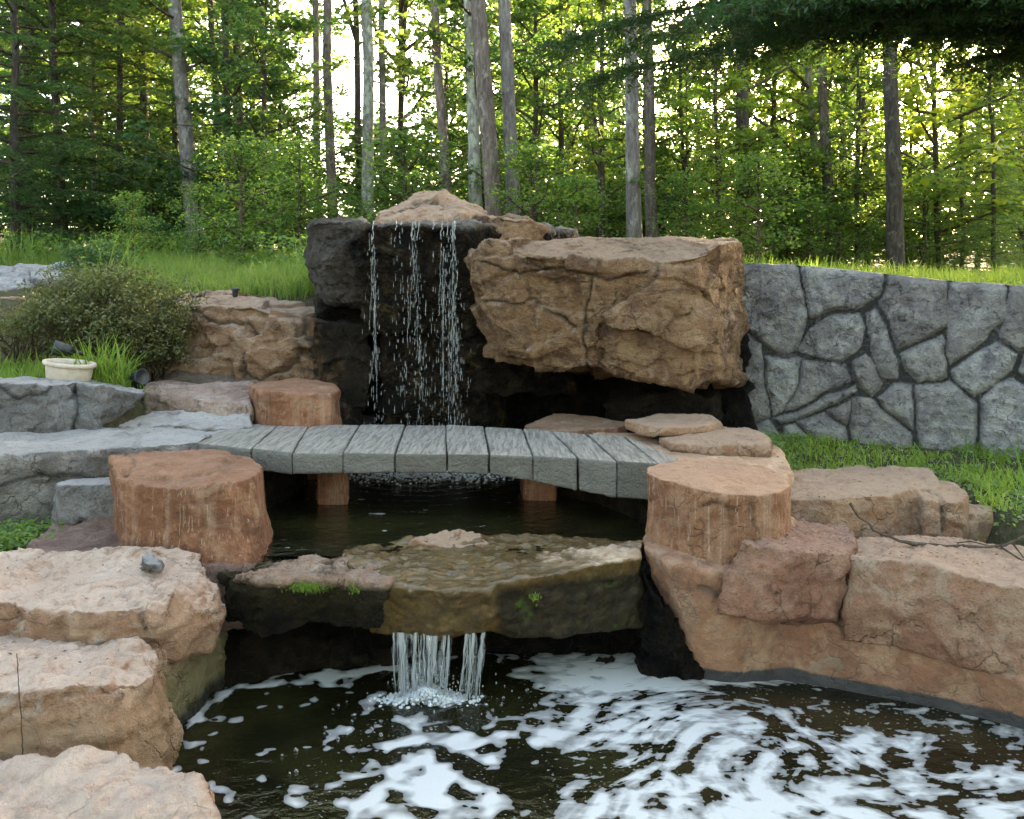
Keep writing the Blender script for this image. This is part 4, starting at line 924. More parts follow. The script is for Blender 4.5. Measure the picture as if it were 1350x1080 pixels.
def leaves(C, size, up, seed, asp=.55, fold=.12, nrm=None):
    rng = np.random.default_rng(seed); n = len(C)
    N = rng.normal(size=(n, 3)); N[:, 2] = np.abs(N[:, 2])+up; N /= np.linalg.norm(N, axis=1)[:, None]
    T = np.cross(N, rng.normal(size=(n, 3))); T /= np.linalg.norm(T, axis=1)[:, None]+1e-9; B = np.cross(N, T)
    L_ = (size*rng.uniform(.6, 1.25, n))[:, None]; W = L_*asp
    V = np.stack([C-T*L_*.5, C+B*W*.5+N*L_*fold+T*L_*.05, C+T*L_*.5-N*L_*fold*.6, C-B*W*.5+N*L_*fold+T*L_*.05], 1).reshape(-1, 3)
    i = np.arange(n)[:, None]*4; return V, i+np.array([[0, 1, 2, 3]])

def patch(name, label, pts, h0, h1, w, lean, seed, mat=None, cat='grass'):
    rng = np.random.default_rng(seed); n = len(pts)
    clump = .5+.5*fbm(np.stack([pts[:, 0], pts[:, 1], 0*pts[:, 0]], 1), 1.6, 3, seed)
    h = (h0+(h1-h0)*np.clip(clump*1.3-.15+rng.normal(size=n)*.12, 0, 1))*rng.uniform(.6, 1.1, n)
    tint = np.clip(.5+.9*(fbm(np.stack([pts[:, 0], pts[:, 1], 0*pts[:, 0]], 1), 1.1, 3, seed+4))+rng.normal(size=n)*.2, 0, 1)
    me = blades(name, pts, h, w*rng.uniform(.6, 1.3, n), lean, seed+1, tint)
    o = link(name, me, mat or m_grass); tag(o, label, cat, kind='stuff'); return o
def scatter(px0, px1, Y0, Y1, n, seed, dens=None):
    rng = np.random.default_rng(seed); Y = rng.uniform(Y0, Y1, n); px = rng.uniform(px0, px1, n); x = (px-675)/F*Y
    if dens is not None:
        k = fbm(np.stack([x, Y, 0*x], 1), dens[0], 3, seed) > dens[1]; x, Y = x[k], Y[k]
    return np.stack([x, Y, G(x, Y)-.01], 1)

# leafy weeds (broad little leaves low to the ground)
def weeds(name, label, pts, size, hh, per, seed, mat=None):
    rng = np.random.default_rng(seed); C = np.repeat(pts, per, 0); C = C+rng.normal(size=C.shape)*np.array([size*2.2, size*2.2, 0]); C[:, 2] += rng.uniform(.1, 1, len(C))*hh
    V, q = leaves(C, size, .9, seed+1, .6)
    me = with_tint(np_mesh(name, V, q, smooth=False), np.repeat(np.clip(rng.normal(.6, .25, len(C)), 0, 1), 4))
    return tag(link(name, me, mat or m_leaf), label, 'weeds', kind='stuff')
p_ = scatter(-60, 440, 7.1, 13.5, 30000, 1)
def off_stones(p): u = 675+p[:, 0]/p[:, 1]*F; return p[~((u < 112) & (p[:, 1] < 10.2))]
p_ = off_stones(p_)
patch('bank_grass', 'tall light green grass on the bank left of the tall waterfall', p_, .10, .42, .010, .8, 2).color = (.92, .9, 1.15, 1)
p_ = off_stones(scatter(-60, 440, 7.6, 13.5, 2600, 51, (.9, .05)))
patch('bank_weeds', 'wispy taller weeds standing out of the left bank grass', p_, .45, .85, .014, .7, 52)
o = weeds('bank_weeds', 'broad-leaved weeds mixed in the left bank grass', off_stones(scatter(-60, 430, 7.6, 13.0, 420, 53, (1.2, .0))), .06, .50, 14, 54); o.color = (1.2, 1.25, 1.1, 1)
p_ = scatter(-260, 168, 5.28, 6.0, 5200, 3)
patch('bed_grass', 'bright green grass around the beige planter', p_, .10, .30, .009, .8, 4)
p_ = scatter(985, 1750, 3.95, 6.1, 15000, 5, (2.2, -.22))
patch('lawn_grass', 'short bright green grass at the foot of the grey wall', p_, .03, .13, .007, .9, 6).color = (1.35, 1.3, 1.1, 1)
p_ = scatter(1000, 1750, 3.95, 6.1, 900, 7, (1.5, .05))
patch('lawn_grass', 'scattered longer grass tufts in front of the grey wall', p_, .12, .26, .009, .9, 8)
p_ = scatter(1000, 1600, 6.7, 12, 12000, 9)
patch('terrace_grass', 'green grass behind the top of the grey wall', p_, .10, .32, .010, .6, 10)
p_ = scatter(400, 1000, 7.2, 12, 7000, 12)
patch('terrace_grass', 'green grass behind the waterfall rock', p_, .10, .35, .010, .6, 13)
# long arching tufts by the planter
rng = np.random.default_rng(14); n = 260; px = rng.normal(135, 22, n); Y = rng.uniform(5.3, 5.6, n); x = (px-675)/F*Y
me = blades('grass_tuft', np.stack([x, Y, G(x, Y)], 1), rng.uniform(.22, .50, n), rng.uniform(.008, .013, n), .95, 15, None, 1.3)
tag(link('grass_tuft', me, m_grass), 'long arching bright grass blades right of the beige planter', 'grass tuft', kind='stuff')

o = weeds('ground_weeds', 'low leafy green weeds between the right rocks and the grey wall', scatter(1000, 1750, 3.95, 6.1, 1500, 20, (2.4, -.05)), .030, .07, 10, 21); o.color = (1.6, 1.5, 1.2, 1)
o = weeds('leafy_clump', 'small bright green leafy clump at the left edge between grey block and pink slab', np.stack([np.random.default_rng(5).uniform(-2.62, -2.18, 90), np.random.default_rng(6).uniform(3.72, 4.05, 90), np.full(90, .40)], 1), .030, .12, 14, 23); o.color = (1.5, 1.5, 1.2, 1)
o = weeds('ground_weeds', 'small weeds growing beside the stack of flat stones', np.stack([np.random.default_rng(7).normal(X(1015, 5.3), .09, 40), np.random.default_rng(8).uniform(5.1, 5.5, 40), np.full(40, .56)], 1), .035, .16, 9, 25); o.color = (1.4, 1.4, 1.2, 1)
# pale litter and chips on the soil
rng = np.random.default_rng(31); p_ = scatter(1000, 1750, 3.95, 6.1, 1800, 30); p_[:, 2] += .022
V, q = leaves(p_, .02, 3.0, 33, .7, .05); t = NT('pale_litter'); mm = t.done(t.pr(t.mix(t.ramp(t.noise(t.pos(), 30), .4, .6), (.5, .47, .43), (.25, .18, .12)), .9))
tag(link('leaf_litter', np_mesh('leaf_litter', V, q, smooth=False), mm), 'pale chips and dry leaves scattered over the soil by the grey wall', 'leaf litter', kind='stuff')
# dry leaves and needles lying on the stones
bpy.context.view_layer.update(); dg_ = bpy.context.evaluated_depsgraph_get()
def on_stones(n, px0, px1, Y0, Y1, seed):
    rng = np.random.default_rng(seed); out = []
    for k in range(n):
        Y = rng.uniform(Y0, Y1); x = X(rng.uniform(px0, px1), Y)
        hit, loc, no, _, ob, _ = sc.ray_cast(dg_, Vector((x, Y, 1.05)), Vector((0, 0, -1)))
        if hit and no.z > .7 and ob.name.split('.')[0] not in ('upper_pool_water', 'lower_pool_water', 'ground', 'stump_seat'): out.append((x, Y, loc.z+.003))
    return np.array(out)
p_ = np.concatenate([on_stones(260, 960, 1400, 3.3, 4.0, 61), on_stones(90, 850, 1270, 3.9, 4.7, 62), on_stones(60, 0, 280, 2.6, 3.5, 63), on_stones(60, 60, 800, 4.3, 5.1, 64)])
V, q = leaves(p_, .016, 5.0, 65, .45, .10); t = NT('dry_leaf'); at_ = t.noise(t.pos(), 50)
tag(link('dry_leaves', np_mesh('dry_leaves', V, q, smooth=False), t.done(t.pr(t.mix(t.ramp(at_, .4, .6), (.16, .09, .04), (.06, .035, .02)), .8))), 'small dry brown leaves and needles lying on the stones round the pools', 'leaf litter', kind='stuff')
# moss tufts on the lip
def moss(px, py, Y, z, sx, n, seed):
    rng = np.random.default_rng(seed); x = X(px, Y)+rng.normal(size=n)*sx; y = Y+rng.normal(size=n)*.012; zz_ = z+rng.normal(size=n)*.009
    return blades('moss', np.stack([x, y, zz_], 1), rng.uniform(.006, .016, n), np.full(n, .003), .8, seed+1)
tag(link('moss_tuft', moss(408, 772, 3.275, .452, .035, 900, 3), m_grass), 'bright green moss on the front rim of the left lip rock', 'moss', kind='stuff')
tag(link('moss_tuft', moss(468, 770, 3.27, .452, .015, 300, 5), m_grass), 'small dab of green moss near the short water curtain', 'moss', kind='stuff')
tag(link('moss_tuft', moss(705, 770, 3.31, .40, .012, 120, 7), m_grass), 'tiny green sprout on the dark front of the right lip', 'moss', kind='stuff')

def bark_mat(name, a, b, lich, amt, sc_=1):
    t = NT(name); p = t.pos()
    r = t.noise(t.vmul(p, (26*sc_, 26*sc_, 6*sc_)), 1, 5, .65, .6); l_ = t.noise(t.vmul(p, (1, 1, .6)), 9, 7, .7, .4); big = t.noise(p, 1.3, 3)
    c = t.mix(t.ramp(r, .35, .65), a, b); c = t.mix(t.ramp(l_, .58-.1*amt, .68-.1*amt, 0, .85), c, lich)
    c = t.mix(t.ramp(big, .35, .65, 0, .4), c, a)
    return t.done(t.pr(c, .9, t.bump(r, 1.0, .03), .15))
bark = {'g': bark_mat('grey_bark', (.10, .085, .08), (.26, .23, .215), (.40, .41, .34), .5),
        'p': bark_mat('lichened_bark', (.13, .12, .105), (.29, .275, .24), (.46, .49, .38), 1.1),
        'd': bark_mat('dark_bark', (.04, .033, .028), (.11, .09, .078), (.18, .18, .13), .25),
        'b': bark_mat('brown_bark', (.08, .062, .052), (.22, .17, .145), (.32, .30, .25), .35)}
m_twig = bark_mat('twig_bark', (.06, .042, .032), (.14, .10, .075), (.2, .18, .14), .1)

# ---- the azalea-like bush by the big left boulder
def shrub(name, label, cx, cy, rx, ry, h, nst, nleaf, lsize, seed, mat, color=(1, 1, 1, 1), cat='bush', group=None, lift=.0):
    rng = np.random.default_rng(seed); z0 = float(G(cx, cy)); A = Acc(); tips = []
    root = empty(name, (cx, cy, z0), label, cat, group)
    for k in range(nst):
        a = rng.uniform(0, 2*math.pi); rr = math.sqrt(rng.random()); hh = h*math.sqrt(max(0.05, 1-rr*rr*.8))*rng.uniform(.75, 1.1)
        e = np.array([math.cos(a)*rx*rr, math.sin(a)*ry*rr, hh]); s = np.array([math.cos(a)*.08, math.sin(a)*.08, 0])
        t_ = np.linspace(0, 1, 6)[:, None]; pts = s+(e-s)*t_+np.array([0, 0, 1])*(.12*h*np.sin(t_*math.pi))+rng.normal(size=(6, 3))*.018
        A.tube(pts, np.linspace(.007, .0018, 6), 4); tips.append(pts[-1])
        for j in range(5):
            i = rng.integers(2, 6); d = rng.normal(size=3); d[2] = abs(d[2])*.8; d /= np.linalg.norm(d); q_ = pts[i]+d*rng.uniform(.08, .22)*h
            A.tube([pts[i], (pts[i]+q_)/2+rng.normal(size=3)*.01, q_], [.003, .002, .001], 3); tips.append(q_)
    tips = np.array(tips); C = tips[rng.integers(0, len(tips), nleaf)]+rng.normal(size=(nleaf, 3))*np.array([.05, .05, .04])*max(h, .5)
    C = C[C[:, 2] > .02]
    V, q = leaves(C, lsize, .5, seed+3)
    f = link('foliage', with_tint(np_mesh('bush_foliage', V, q, smooth=False), np.repeat(np.clip(.5+.25*(C[:, 2]/h-.5)+rng.normal(size=len(C))*.3, 0, 1), 4)), mat, root); f.color = color
    link('stem', A.mesh('bush_stems'), m_twig, root)
    return root
shrub('bush', 'sprawling olive-green bush with bare reddish twigs left of the big left boulder', X(135, 6.0), 6.05, .74, .38, .72, 130, 15000, .030, 41, m_bush)
shrub('bush', 'lower right flank of olive bush crowding against the big left boulder', X(195, 5.8), 5.8, .26, .2, .50, 50, 4500, .028, 42, m_bush, (.8, .75, .7, 1))
shrub('bush', 'dark green shrub behind the olive bush near the pale far boulders', X(125, 8.2), 8.2, .36, .30, .42, 50, 6000, .032, 43, m_leaf, (.8, .9, 1.2, 1))
shrub('bush', 'sparse pink-tinged twiggy bush at the far left edge behind the planter', X(20, 6.1), 6.2, .5, .3, .42, 40, 3500, .022, 44, m_bush, (1.1, 1, .9, 1))

# ---- planter, spotlights, stick, branch, solar light
def lathe(name, prof, mat, parent=None, loc=None, k=28, sq=None):
    A = Acc(); p = np.array(prof, float); A.tube(np.stack([0*p[:, 0], 0*p[:, 0], p[:, 1]+np.arange(len(p))*1e-6], 1), p[:, 0], k)
    th = np.arange(k)*2*math.pi/k; n = len(p)
    V = np.stack([p[:, 0][:, None]*np.cos(th), p[:, 0][:, None]*np.sin(th), p[:, 1][:, None]+0*th], -1).reshape(-1, 3)
    if sq: V = V*np.array(sq)
    i = np.arange(n-1)[:, None]*k; j = np.arange(k)[None]; q = np.stack([i+j, i+(j+1) % k, i+k+(j+1) % k, i+k+j], -1).reshape(-1, 4)
    return link(name, np_mesh(name, V, q), mat, parent, loc)
t = NT('beige_plastic'); n_ = t.noise(t.pos(), 30, 4); m_pot = t.done(t.pr(t.mix(t.ramp(n_, .4, .7), (.50, .42, .35), (.42, .34, .28)), .55, t.bump(n_, .1, .005), .4))
t = NT('black_plastic'); m_blk = t.done(t.pr(t.mix(t.ramp(t.noise(t.pos(), 40, 4), .4, .7), (.012, .014, .016), (.03, .035, .04)), .45, None, .5))
t = NT('potting_soil'); n_ = t.noise(t.pos(), 60, 6); m_soil = t.done(t.pr(t.mix(n_, (.03, .02, .014), (.08, .06, .04)), .95, t.bump(n_, 1, .01)))
pot = empty('planter', (X(90, 5.25), 5.25, 1.055), 'beige plastic planter half sunk in grass behind the grey edging stones', 'planter'); pot.rotation_euler = (math.radians(3), math.radians(6), 0)
lathe('pot_body', [(.001, -.10), (.105, -.10), (.125, .10), (.123, .125)], m_pot, pot, None, 36, (1.15, .8, 1))
lathe('rim', [(.123, .105), (.138, .106), (.141, .118), (.139, .131), (.128, .133), (.120, .128), (.116, .08)], m_pot, pot, None, 36, (1.15, .8, 1))
lathe('soil', [(.119, .095), (.08, .105), (.001, .108)], m_soil, pot, None, 24, (1.15, .8, 1))
def spot(label, loc, rot):
    r = empty('garden_spotlight', loc, label, 'garden light', 'black garden spotlights'); r.rotation_euler = rot
    lathe('lamp_housing', [(.001, -.06), (.025, -.058), (.040, -.03), (.046, .03), (.052, .06), (.048, .062), (.044, .05), (.001, .048)], m_blk, r)
    lathe('bracket', [(.001, -.14), (.012, -.14), (.012, -.055), (.001, -.055)], m_blk, r, None, 12)
    return r
spot('black garden spotlight in the grass just behind the planter', (X(84, 5.42), 5.42, 1.25), (math.radians(75), 0, math.radians(-60)))
spot('black garden spotlight lying at the end of the bluish edging stone', (X(180, 5.38), 5.38, 1.07), (math.radians(80), 0, math.radians(60)))
sl = empty('garden_light', (X(318, 6.9), 6.75, 1.60), 'small round black cap light on top of the big left boulder', 'garden light')
lathe('cap', [(.001, .065), (.032, .062), (.036, .052), (.036, .044), (.001, .044)], m_blk, sl); lathe('post', [(.024, .044), (.022, .0), (.010, -.02), (.010, -.1)], m_blk, sl, None, 16)
def stick(name, label, pts, r0, r1, subs=(), mat=m_twig, seed=1):
    rng = np.random.default_rng(seed); A = Acc(); P_ = np.array([[X(a, Y), Y, z] for a, Y, z in pts]); n = 24
    t_ = np.linspace(0, len(P_)-1, n); C = np.stack([np.interp(t_, range(len(P_)), P_[:, i]) for i in range(3)], 1)+rng.normal(size=(n, 3))*r0*.5
    A.tube(C, np.linspace(r0, r1, n)*(1+.25*rng.random(n)), 7)
    for s in subs:
        Q_ = np.array([[X(a, Y), Y, z] for a, Y, z in s]); A.tube(Q_, np.linspace(r1, r1*.4, len(Q_)), 5)
    tag(link(name, A.mesh(name), mat), label, 'branch')
stick('fallen_branch', 'thin forked dead branch lying across the large pinkish block', [(1118, 3.62, .70), (1150, 3.58, .60), (1192, 3.52, .555), (1240, 3.52, .545), (1320, 3.55, .53), (1350, 3.52, .58), (1400, 3.5, .66)], .006, .005,
      [[(1192, 3.52, .56), (1215, 3.55, .53), (1280, 3.62, .535), (1330, 3.6, .50)], [(1320, 3.55, .53), (1350, 3.45, .50), (1420, 3.4, .47)], [(1335, 3.54, .55), (1350, 3.5, .50)]], seed=3)
stick('dead_stick', 'short grey dead stick leaning below the squat grey block', [(96, 3.98, .515), (120, 4.05, .55), (150, 4.1, .60)], .012, .008, mat=bark['g'], seed=4)
stick('dry_stem', 'thin dry curved stem rising in front of the lowest left boulders', [(30, 2.5, .22), (28, 2.5, .34), (24, 2.5, .46), (22, 2.52, .52)], .0016, .001, [[(28, 2.5, .34), (45, 2.48, .32), (55, 2.45, .28)]], seed=5)
# dead leaf on the foam
A = Acc(); rng = np.random.default_rng(4); x, y = pxw(799, 873)
for k in range(5):
    a = rng.uniform(0, 6.28); A.tube([[x+.01*k-.02, y, .006], [x+.01*k-.02+.02*math.cos(a), y+.02*math.sin(a), .014], [x+.01*k-.02+.035*math.cos(a), y+.035*math.sin(a), .004]], [.007, .012, .004], 6)
tag(link('floating_leaves', A.mesh('floating_leaves'), m_dark), 'small dark clump of dead leaves floating on the white foam', 'leaves')
# little slatted bench far left
t = NT('weathered_wood'); n_ = t.noise(t.vmul(t.pos(), (3, 30, 30)), 1, 4); m_wood = t.done(t.pr(t.mix(n_, (.14, .12, .10), (.26, .23, .2)), .85, t.bump(n_, .4, .01)))
def box(name, s, parent, loc, mat):
    bm = bmesh.new(); bmesh.ops.create_cube(bm, size=1); bmesh.ops.scale(bm, vec=s, verts=bm.verts); bmesh.ops.bevel(bm, geom=bm.edges[:], offset=min(s)*.15, segments=1, affect='EDGES')
    me = bpy.data.meshes.new(name); bm.to_mesh(me); bm.free(); return link(name, me, mat, parent, loc)
bx, by = X(213, 15.5), 15.5; bz = float(G(bx, by))
bn = empty('park_bench', (bx, by, bz), 'small weathered wooden bench at the edge of the dark forest on the left', 'bench'); bn.rotation_euler.z = .3
for k in range(3): box('seat', (.9, .10, .03), bn, (0, -.15+.13*k, .43), m_wood)
for k in range(2): box('backrest', (.9, .025, .10), bn, (0, .20+.02*k, .60+.16*k), m_wood)
for s in (-.38, .38):
    box('leg', (.05, .05, .42), bn, (s, -.15, .21), m_wood); box('leg', (.05, .05, .80), bn, (s, .16, .40), m_wood)
# ================================================================== TREES
def limb(A, p0, d, L_, r, rng, n=7, up=.25, wob=.12, k=5):
    d = np.array(d, float); d /= np.linalg.norm(d); pts = [np.array(p0, float)]
    for i in range(n-1):
        d = d+rng.normal(size=3)*wob+np.array([0, 0, up/n]); d /= np.linalg.norm(d); pts.append(pts[-1]+d*L_/(n-1))
    pts = np.array(pts); A.tube(pts, np.linspace(r, r*.25, n), k); return pts

def broad_crown(seed, H, c0, R, nl, twigs, per, lsize, flat=.35, shape='round', trunk_r=.08):
    """limbs from a trunk axis; leaves hang in flattish sprays at the twig ends"""
    rng = np.random.default_rng(seed); A = Acc(); C = []; zc = np.linspace(c0, H*.98, 12)
    A.tube(np.stack([0*zc, 0*zc, zc], 1), np.linspace(.05, .012, 12), 6)
    for i in range(nl):
        f = (i+rng.random())/nl; z = c0+(H-c0)*f*.96; a = i*2.4+rng.normal()*.5
        env = math.sin(math.pi*min(1, .22+.78*f))**.7 if shape == 'round' else (1-.75*f)
        L_ = R*env*rng.uniform(.6, 1.15); el = rng.uniform(.0, .55)+.35*f
        pts = limb(A, (0, 0, z), (math.cos(a), math.sin(a), el), L_, .012+.010*L_, rng, 7, .15, .14)
        for j in range(twigs):
            t_ = rng.uniform(.25, 1); k = min(5, int(t_*6)); p = pts[k]+(pts[k+1]-pts[k])*(t_*6-k)
            a2 = rng.uniform(0, 6.28); q = limb(A, p, (math.cos(a2), math.sin(a2), rng.uniform(-.2, .5)), rng.uniform(.25, .7)*min(1, .4+L_*.4), .007, rng, 4, 0, .2, 3)
            m = rng.integers(int(per*.5), int(per*1.5)); cc = q[rng.integers(1, 4, m)]
            o = rng.normal(size=(m, 3))*np.array([.15, .15, .15*flat]); C.append(cc+o)
    C = np.concatenate(C); V, q = leaves(C, lsize, 1.1, seed+1, .62)
    n0 = fbm(C, 1.4, 2, seed); tint = np.clip(.45+.5*n0+rng.normal(size=len(C))*.22, 0, 1)
    return with_tint(np_mesh('crown', V, q, smooth=False), np.repeat(tint, 4)), A.mesh('branches')

def hemlock_crown(seed, H, c0, R, n, size=.055):
    rng = np.random.default_rng(seed); A = Acc(); C = []; D = []
    for i in range(n):
        f = (i+rng.random())/n; z = c0+(H-c0)*f; a = i*2.4+rng.normal()*.4; L_ = R*(1-f)**.75*rng.uniform(.65, 1.1)+.15
        d = np.array([math.cos(a), math.sin(a), .25]); m = 9; t_ = np.linspace(0, 1, m)
        pts = np.array([0, 0, z])+np.stack([d[0]*L_*t_, d[1]*L_*t_, L_*(.22*t_-.42*t_**2)], 1)+rng.normal(size=(m, 3))*.015
        A.tube(pts, np.linspace(.012+.006*L_, .003, m), 4)
        side = np.array([-d[1], d[0], 0])
        nt = int(L_/.10)+2
        for j in range(nt):
            tt = .12+.88*(j+rng.random())/nt; p = np.array([np.interp(tt, t_, pts[:, c]) for c in range(3)])
            for s in (-1, 1):
                w = .42*L_*(1-tt*.75)*rng.uniform(.6, 1.1)+.06; k = int(w/.020)+2; u = rng.random(k)
                dr = side*s+d*.55; dr[2] = 0; dr /= np.linalg.norm(dr)
                q = p+dr*(w*u)[:, None]; q[:, 2] -= .35*w*u*u; q = q+rng.normal(size=q.shape)*np.array([.018, .018, .012]); C.append(q)
    C = np.concatenate(C); V, q = leaves(C, size, 1.6, seed+1, .38, .05)
    tint = np.clip(.45+.5*fbm(C, 1.6, 2, seed)+rng.normal(size=len(C))*.2, 0, 1)
    return with_tint(np_mesh('crown', V, q, smooth=False), np.repeat(tint, 4)), A.mesh('branches')

U = [broad_crown(200+i, 6.5, .6, 2.0, 26, 5, 38, .13, .35) for i in range(3)]             # understorey maples and beeches
TC = [broad_crown(220+i, 15.5, 5.2, 2.9, 24, 5, 36, .17, .45) for i in range(3)]          # tall crowns
TS = [broad_crown(240+i, 15.5, 2.6, 2.1, 24, 4, 32, .15, .4) for i in range(2)]           # tall, sparse lower boughs
SP = [broad_crown(260+i, 2.2, .15, .8, 18, 6, 22, .075, .4) for i in range(2)]             # saplings and shrubs
HM = [hemlock_crown(280+i, 9.5, .4, 2.3, 85) for i in range(2)]
print('leaves', [len(m[0].polygons) for m in U+TC+TS+SP+HM])

def trunk_mesh(top, H, r, seed, wob=.05, stubs=6, fork=None):
    rng = np.random.default_rng(seed); A = Acc(); n = 22; t_ = np.linspace(0, 1, n)
    w = np.cumsum(rng.normal(size=(n, 2)), 0)*wob*.25; w -= w[0]; w = w-(w[int(n*.4)]*t_[:, None]*1.2)
    pts = np.stack([top[0]*t_+w[:, 0], top[1]*t_+w[:, 1], -.15+(H+.15)*t_], 1)
    rad = r*(1-.62*t_)*(1+.35*np.exp(-t_*28)); A.tube(pts, rad, 14)
    for k in range(stubs):
        f = rng.uniform(.12, .75); p = np.array([np.interp(f, t_, pts[:, c]) for c in range(3)]); a = rng.uniform(0, 6.28)
        limb(A, p, (math.cos(a), math.sin(a), rng.uniform(-.2, .5)), rng.uniform(.4, 1.3), .018, rng, 5, -.1, .18, 4)
    if fork:
        f, dx, L_ = fork; p = np.array([np.interp(f, t_, pts[:, c]) for c in range(3)]); m = 8; s = np.linspace(0, 1, m)[:, None]
        A.tube(p+np.array([dx, .2, L_])*s+np.array([dx, 0, 0])*.35*np.sin(s*math.pi), np.linspace(r*.62, r*.25, m), 10)
    return A.mesh('trunk')

count = [0]
def tree(label, cat, x, y, crown=None, bk='g', r=.10, H=14, lean=(0, 0), color=(1, 1, 1, 1), rot=0, scale=1, group=None, name='tree', tm=None, seed=None, stubs=6, fork=None, zoff=0):
    count[0] += 1; s_ = seed or count[0]*7
    root = empty(name, (x, y, float(G(x, y))+zoff), label, cat, group)
    me = tm or trunk_mesh((lean[0]*H, lean[1]*H), H, r, s_, stubs=stubs, fork=fork)
    tr = bpy.data.objects.new('trunk', me); COL.objects.link(tr); tr.parent = root
    if not me.materials: me.materials.append(bark[bk])
    if crown:
        for nm, m_ in (('crown', crown[0]), ('branches', crown[1])):
            if not m_.materials: m_.materials.append(m_twig if nm == 'branches' else (m_hem if crown in HM else m_leaf))
            o = bpy.data.objects.new(nm, m_); COL.objects.link(o); o.parent = root; o.scale = (scale,)*3
            # the crown follows the leaning trunk by a shear-free offset at its mid height
            o.rotation_euler = (-lean[1], lean[0], 0); o.rotation_mode = 'XYZ'
            mat = Matrix.Rotation(rot, 4, 'Z'); o.matrix_local = Matrix.Rotation(math.atan(lean[0]), 4, 'Y') @ mat @ Matrix.Scale(scale, 4)
            if nm == 'crown': o.color = color
    return root

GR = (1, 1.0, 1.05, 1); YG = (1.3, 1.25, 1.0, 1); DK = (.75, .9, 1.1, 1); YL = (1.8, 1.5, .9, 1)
# the trunks one can point at: (px at the top edge, px at the base, width px, distance, bark, crown, label, fork)
T_ = [
 (231, 262, 20, 13.0, 'g', ('TS', 0), GR, 'tall grey tree with a pale upper trunk leaning left, left third of the forest', None),
 (183, 205, 11, 15.5, 'd', ('TS', 1), GR, 'slim dark tree just left of the tall pale-topped grey tree', None),
 (120, 130, 9, 15, 'p', ('TS', 0), YG, 'slim tree with a whitish patch on its trunk at the far left', None),
 (276, 303, 9, 16, 'd', ('TS', 1), GR, 'thin dark tree just right of the tall pale-topped grey tree', None),
 (309, 322, 12, 16, 'd', ('TC', 0), GR, 'dark straight tree halfway between the pale-topped tree and the forked pair', None),
 (416, 421, 10, 17, 'g', ('TC', 1), GR, 'slim grey tree directly left of the dark trunk above the left waterfall edge', None),
 (431, 441, 13, 14, 'b', None, DK, 'dark trunk standing in front of the bright gap above the left waterfall edge', None),
 (468, 471, 9, 17, 'd', None, GR, 'thin forked dark tree against the bright sky gap', (.3, -.5, 3.2)),
 (482, 487, 16, 14, 'p', None, GR, 'pale lichen-covered straight tree against the bright sky gap', None),
 (502, 504, 10, 16, 'g', None, GR, 'slim forked tree with bare twigs right of the pale lichened tree', (.35, .6, 3.4)),
 (572, 591, 13, 12.5, 'b', ('TC', 0), GR, 'dark brown trunk rising behind the sandy capstone', None),
 (622, 633, 17, 12.5, 'p', ('TS', 0), GR, 'mottled lichened trunk left of the two leaning pines', None),
 (632, 661, 23, 11.0, 'b', None, GR, 'left and thicker of the two close leaning pines above the waterfall', None),
 (664, 681, 19, 11.2, 'g', None, GR, 'right and straighter of the two close leaning pines above the waterfall', None),
 (745, 752, 12, 17, 'g', ('TC', 1), YG, 'slim straight grey tree right of the leaning pines', None),
 (776, 786, 19, 15, 'g', ('TC', 2), YG, 'grey trunk partly veiled by yellow-green leaves between pines and right tall pair', None),
 (829, 839, 19, 11, 'g', None, GR, 'thick grey trunk rising behind the huge craggy boulder, left of a pair', None),
 (852, 858, 15, 11.8, 'b', None, GR, 'slimmer darker trunk, right of the pair behind the huge craggy boulder', None),
 (978, 980, 17, 12, 'd', ('TS', 1), YG, 'dark trunk behind the left end of the grey wall', None),
 (1082, 1104, 14, 13, 'b', None, YG, 'bent brown tree behind the middle of the grey wall', None),
 (1058, 1088, 10, 13.6, 'p', ('U', 2), YL, 'slim pale tree leaning beside the bent brown tree', None),
 (1170, 1181, 20, 11.5, 'd', None, YG, 'thick dark forked tree right of the bent brown tree', (.22, .75, 3.4)),
 (1228, 1238, 6, 13, 'd', ('U', 1), YL, 'very thin dark tree right of the thick forked tree', None),
 (1138, 1142, 8, 15, 'd', None, YG, 'thin dark tree between the bent brown tree and the thick forked tree', None),
 (36, 30, 22, 14.5, 'd', ('HM', 0), DK, 'dark hemlock with drooping boughs at the far left edge', None),
 (70, 84, 11, 13.2, 'd', ('HM', 1), GR, 'dark hemlock with layered boughs right of the far left hemlock', None),
]
POOLS = {'U': U, 'TC': TC, 'TS': TS, 'HM': HM, 'SP': SP}
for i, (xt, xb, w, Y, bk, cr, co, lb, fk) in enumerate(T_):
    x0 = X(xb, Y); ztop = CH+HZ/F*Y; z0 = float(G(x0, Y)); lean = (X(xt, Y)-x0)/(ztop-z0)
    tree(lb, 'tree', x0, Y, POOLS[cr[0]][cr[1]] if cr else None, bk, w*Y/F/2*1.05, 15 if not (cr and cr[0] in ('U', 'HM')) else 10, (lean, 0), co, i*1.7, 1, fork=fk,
         stubs=9 if fk or bk == 'p' else 5, name='hemlock_tree' if cr and cr[0] == 'HM' else 'tree')
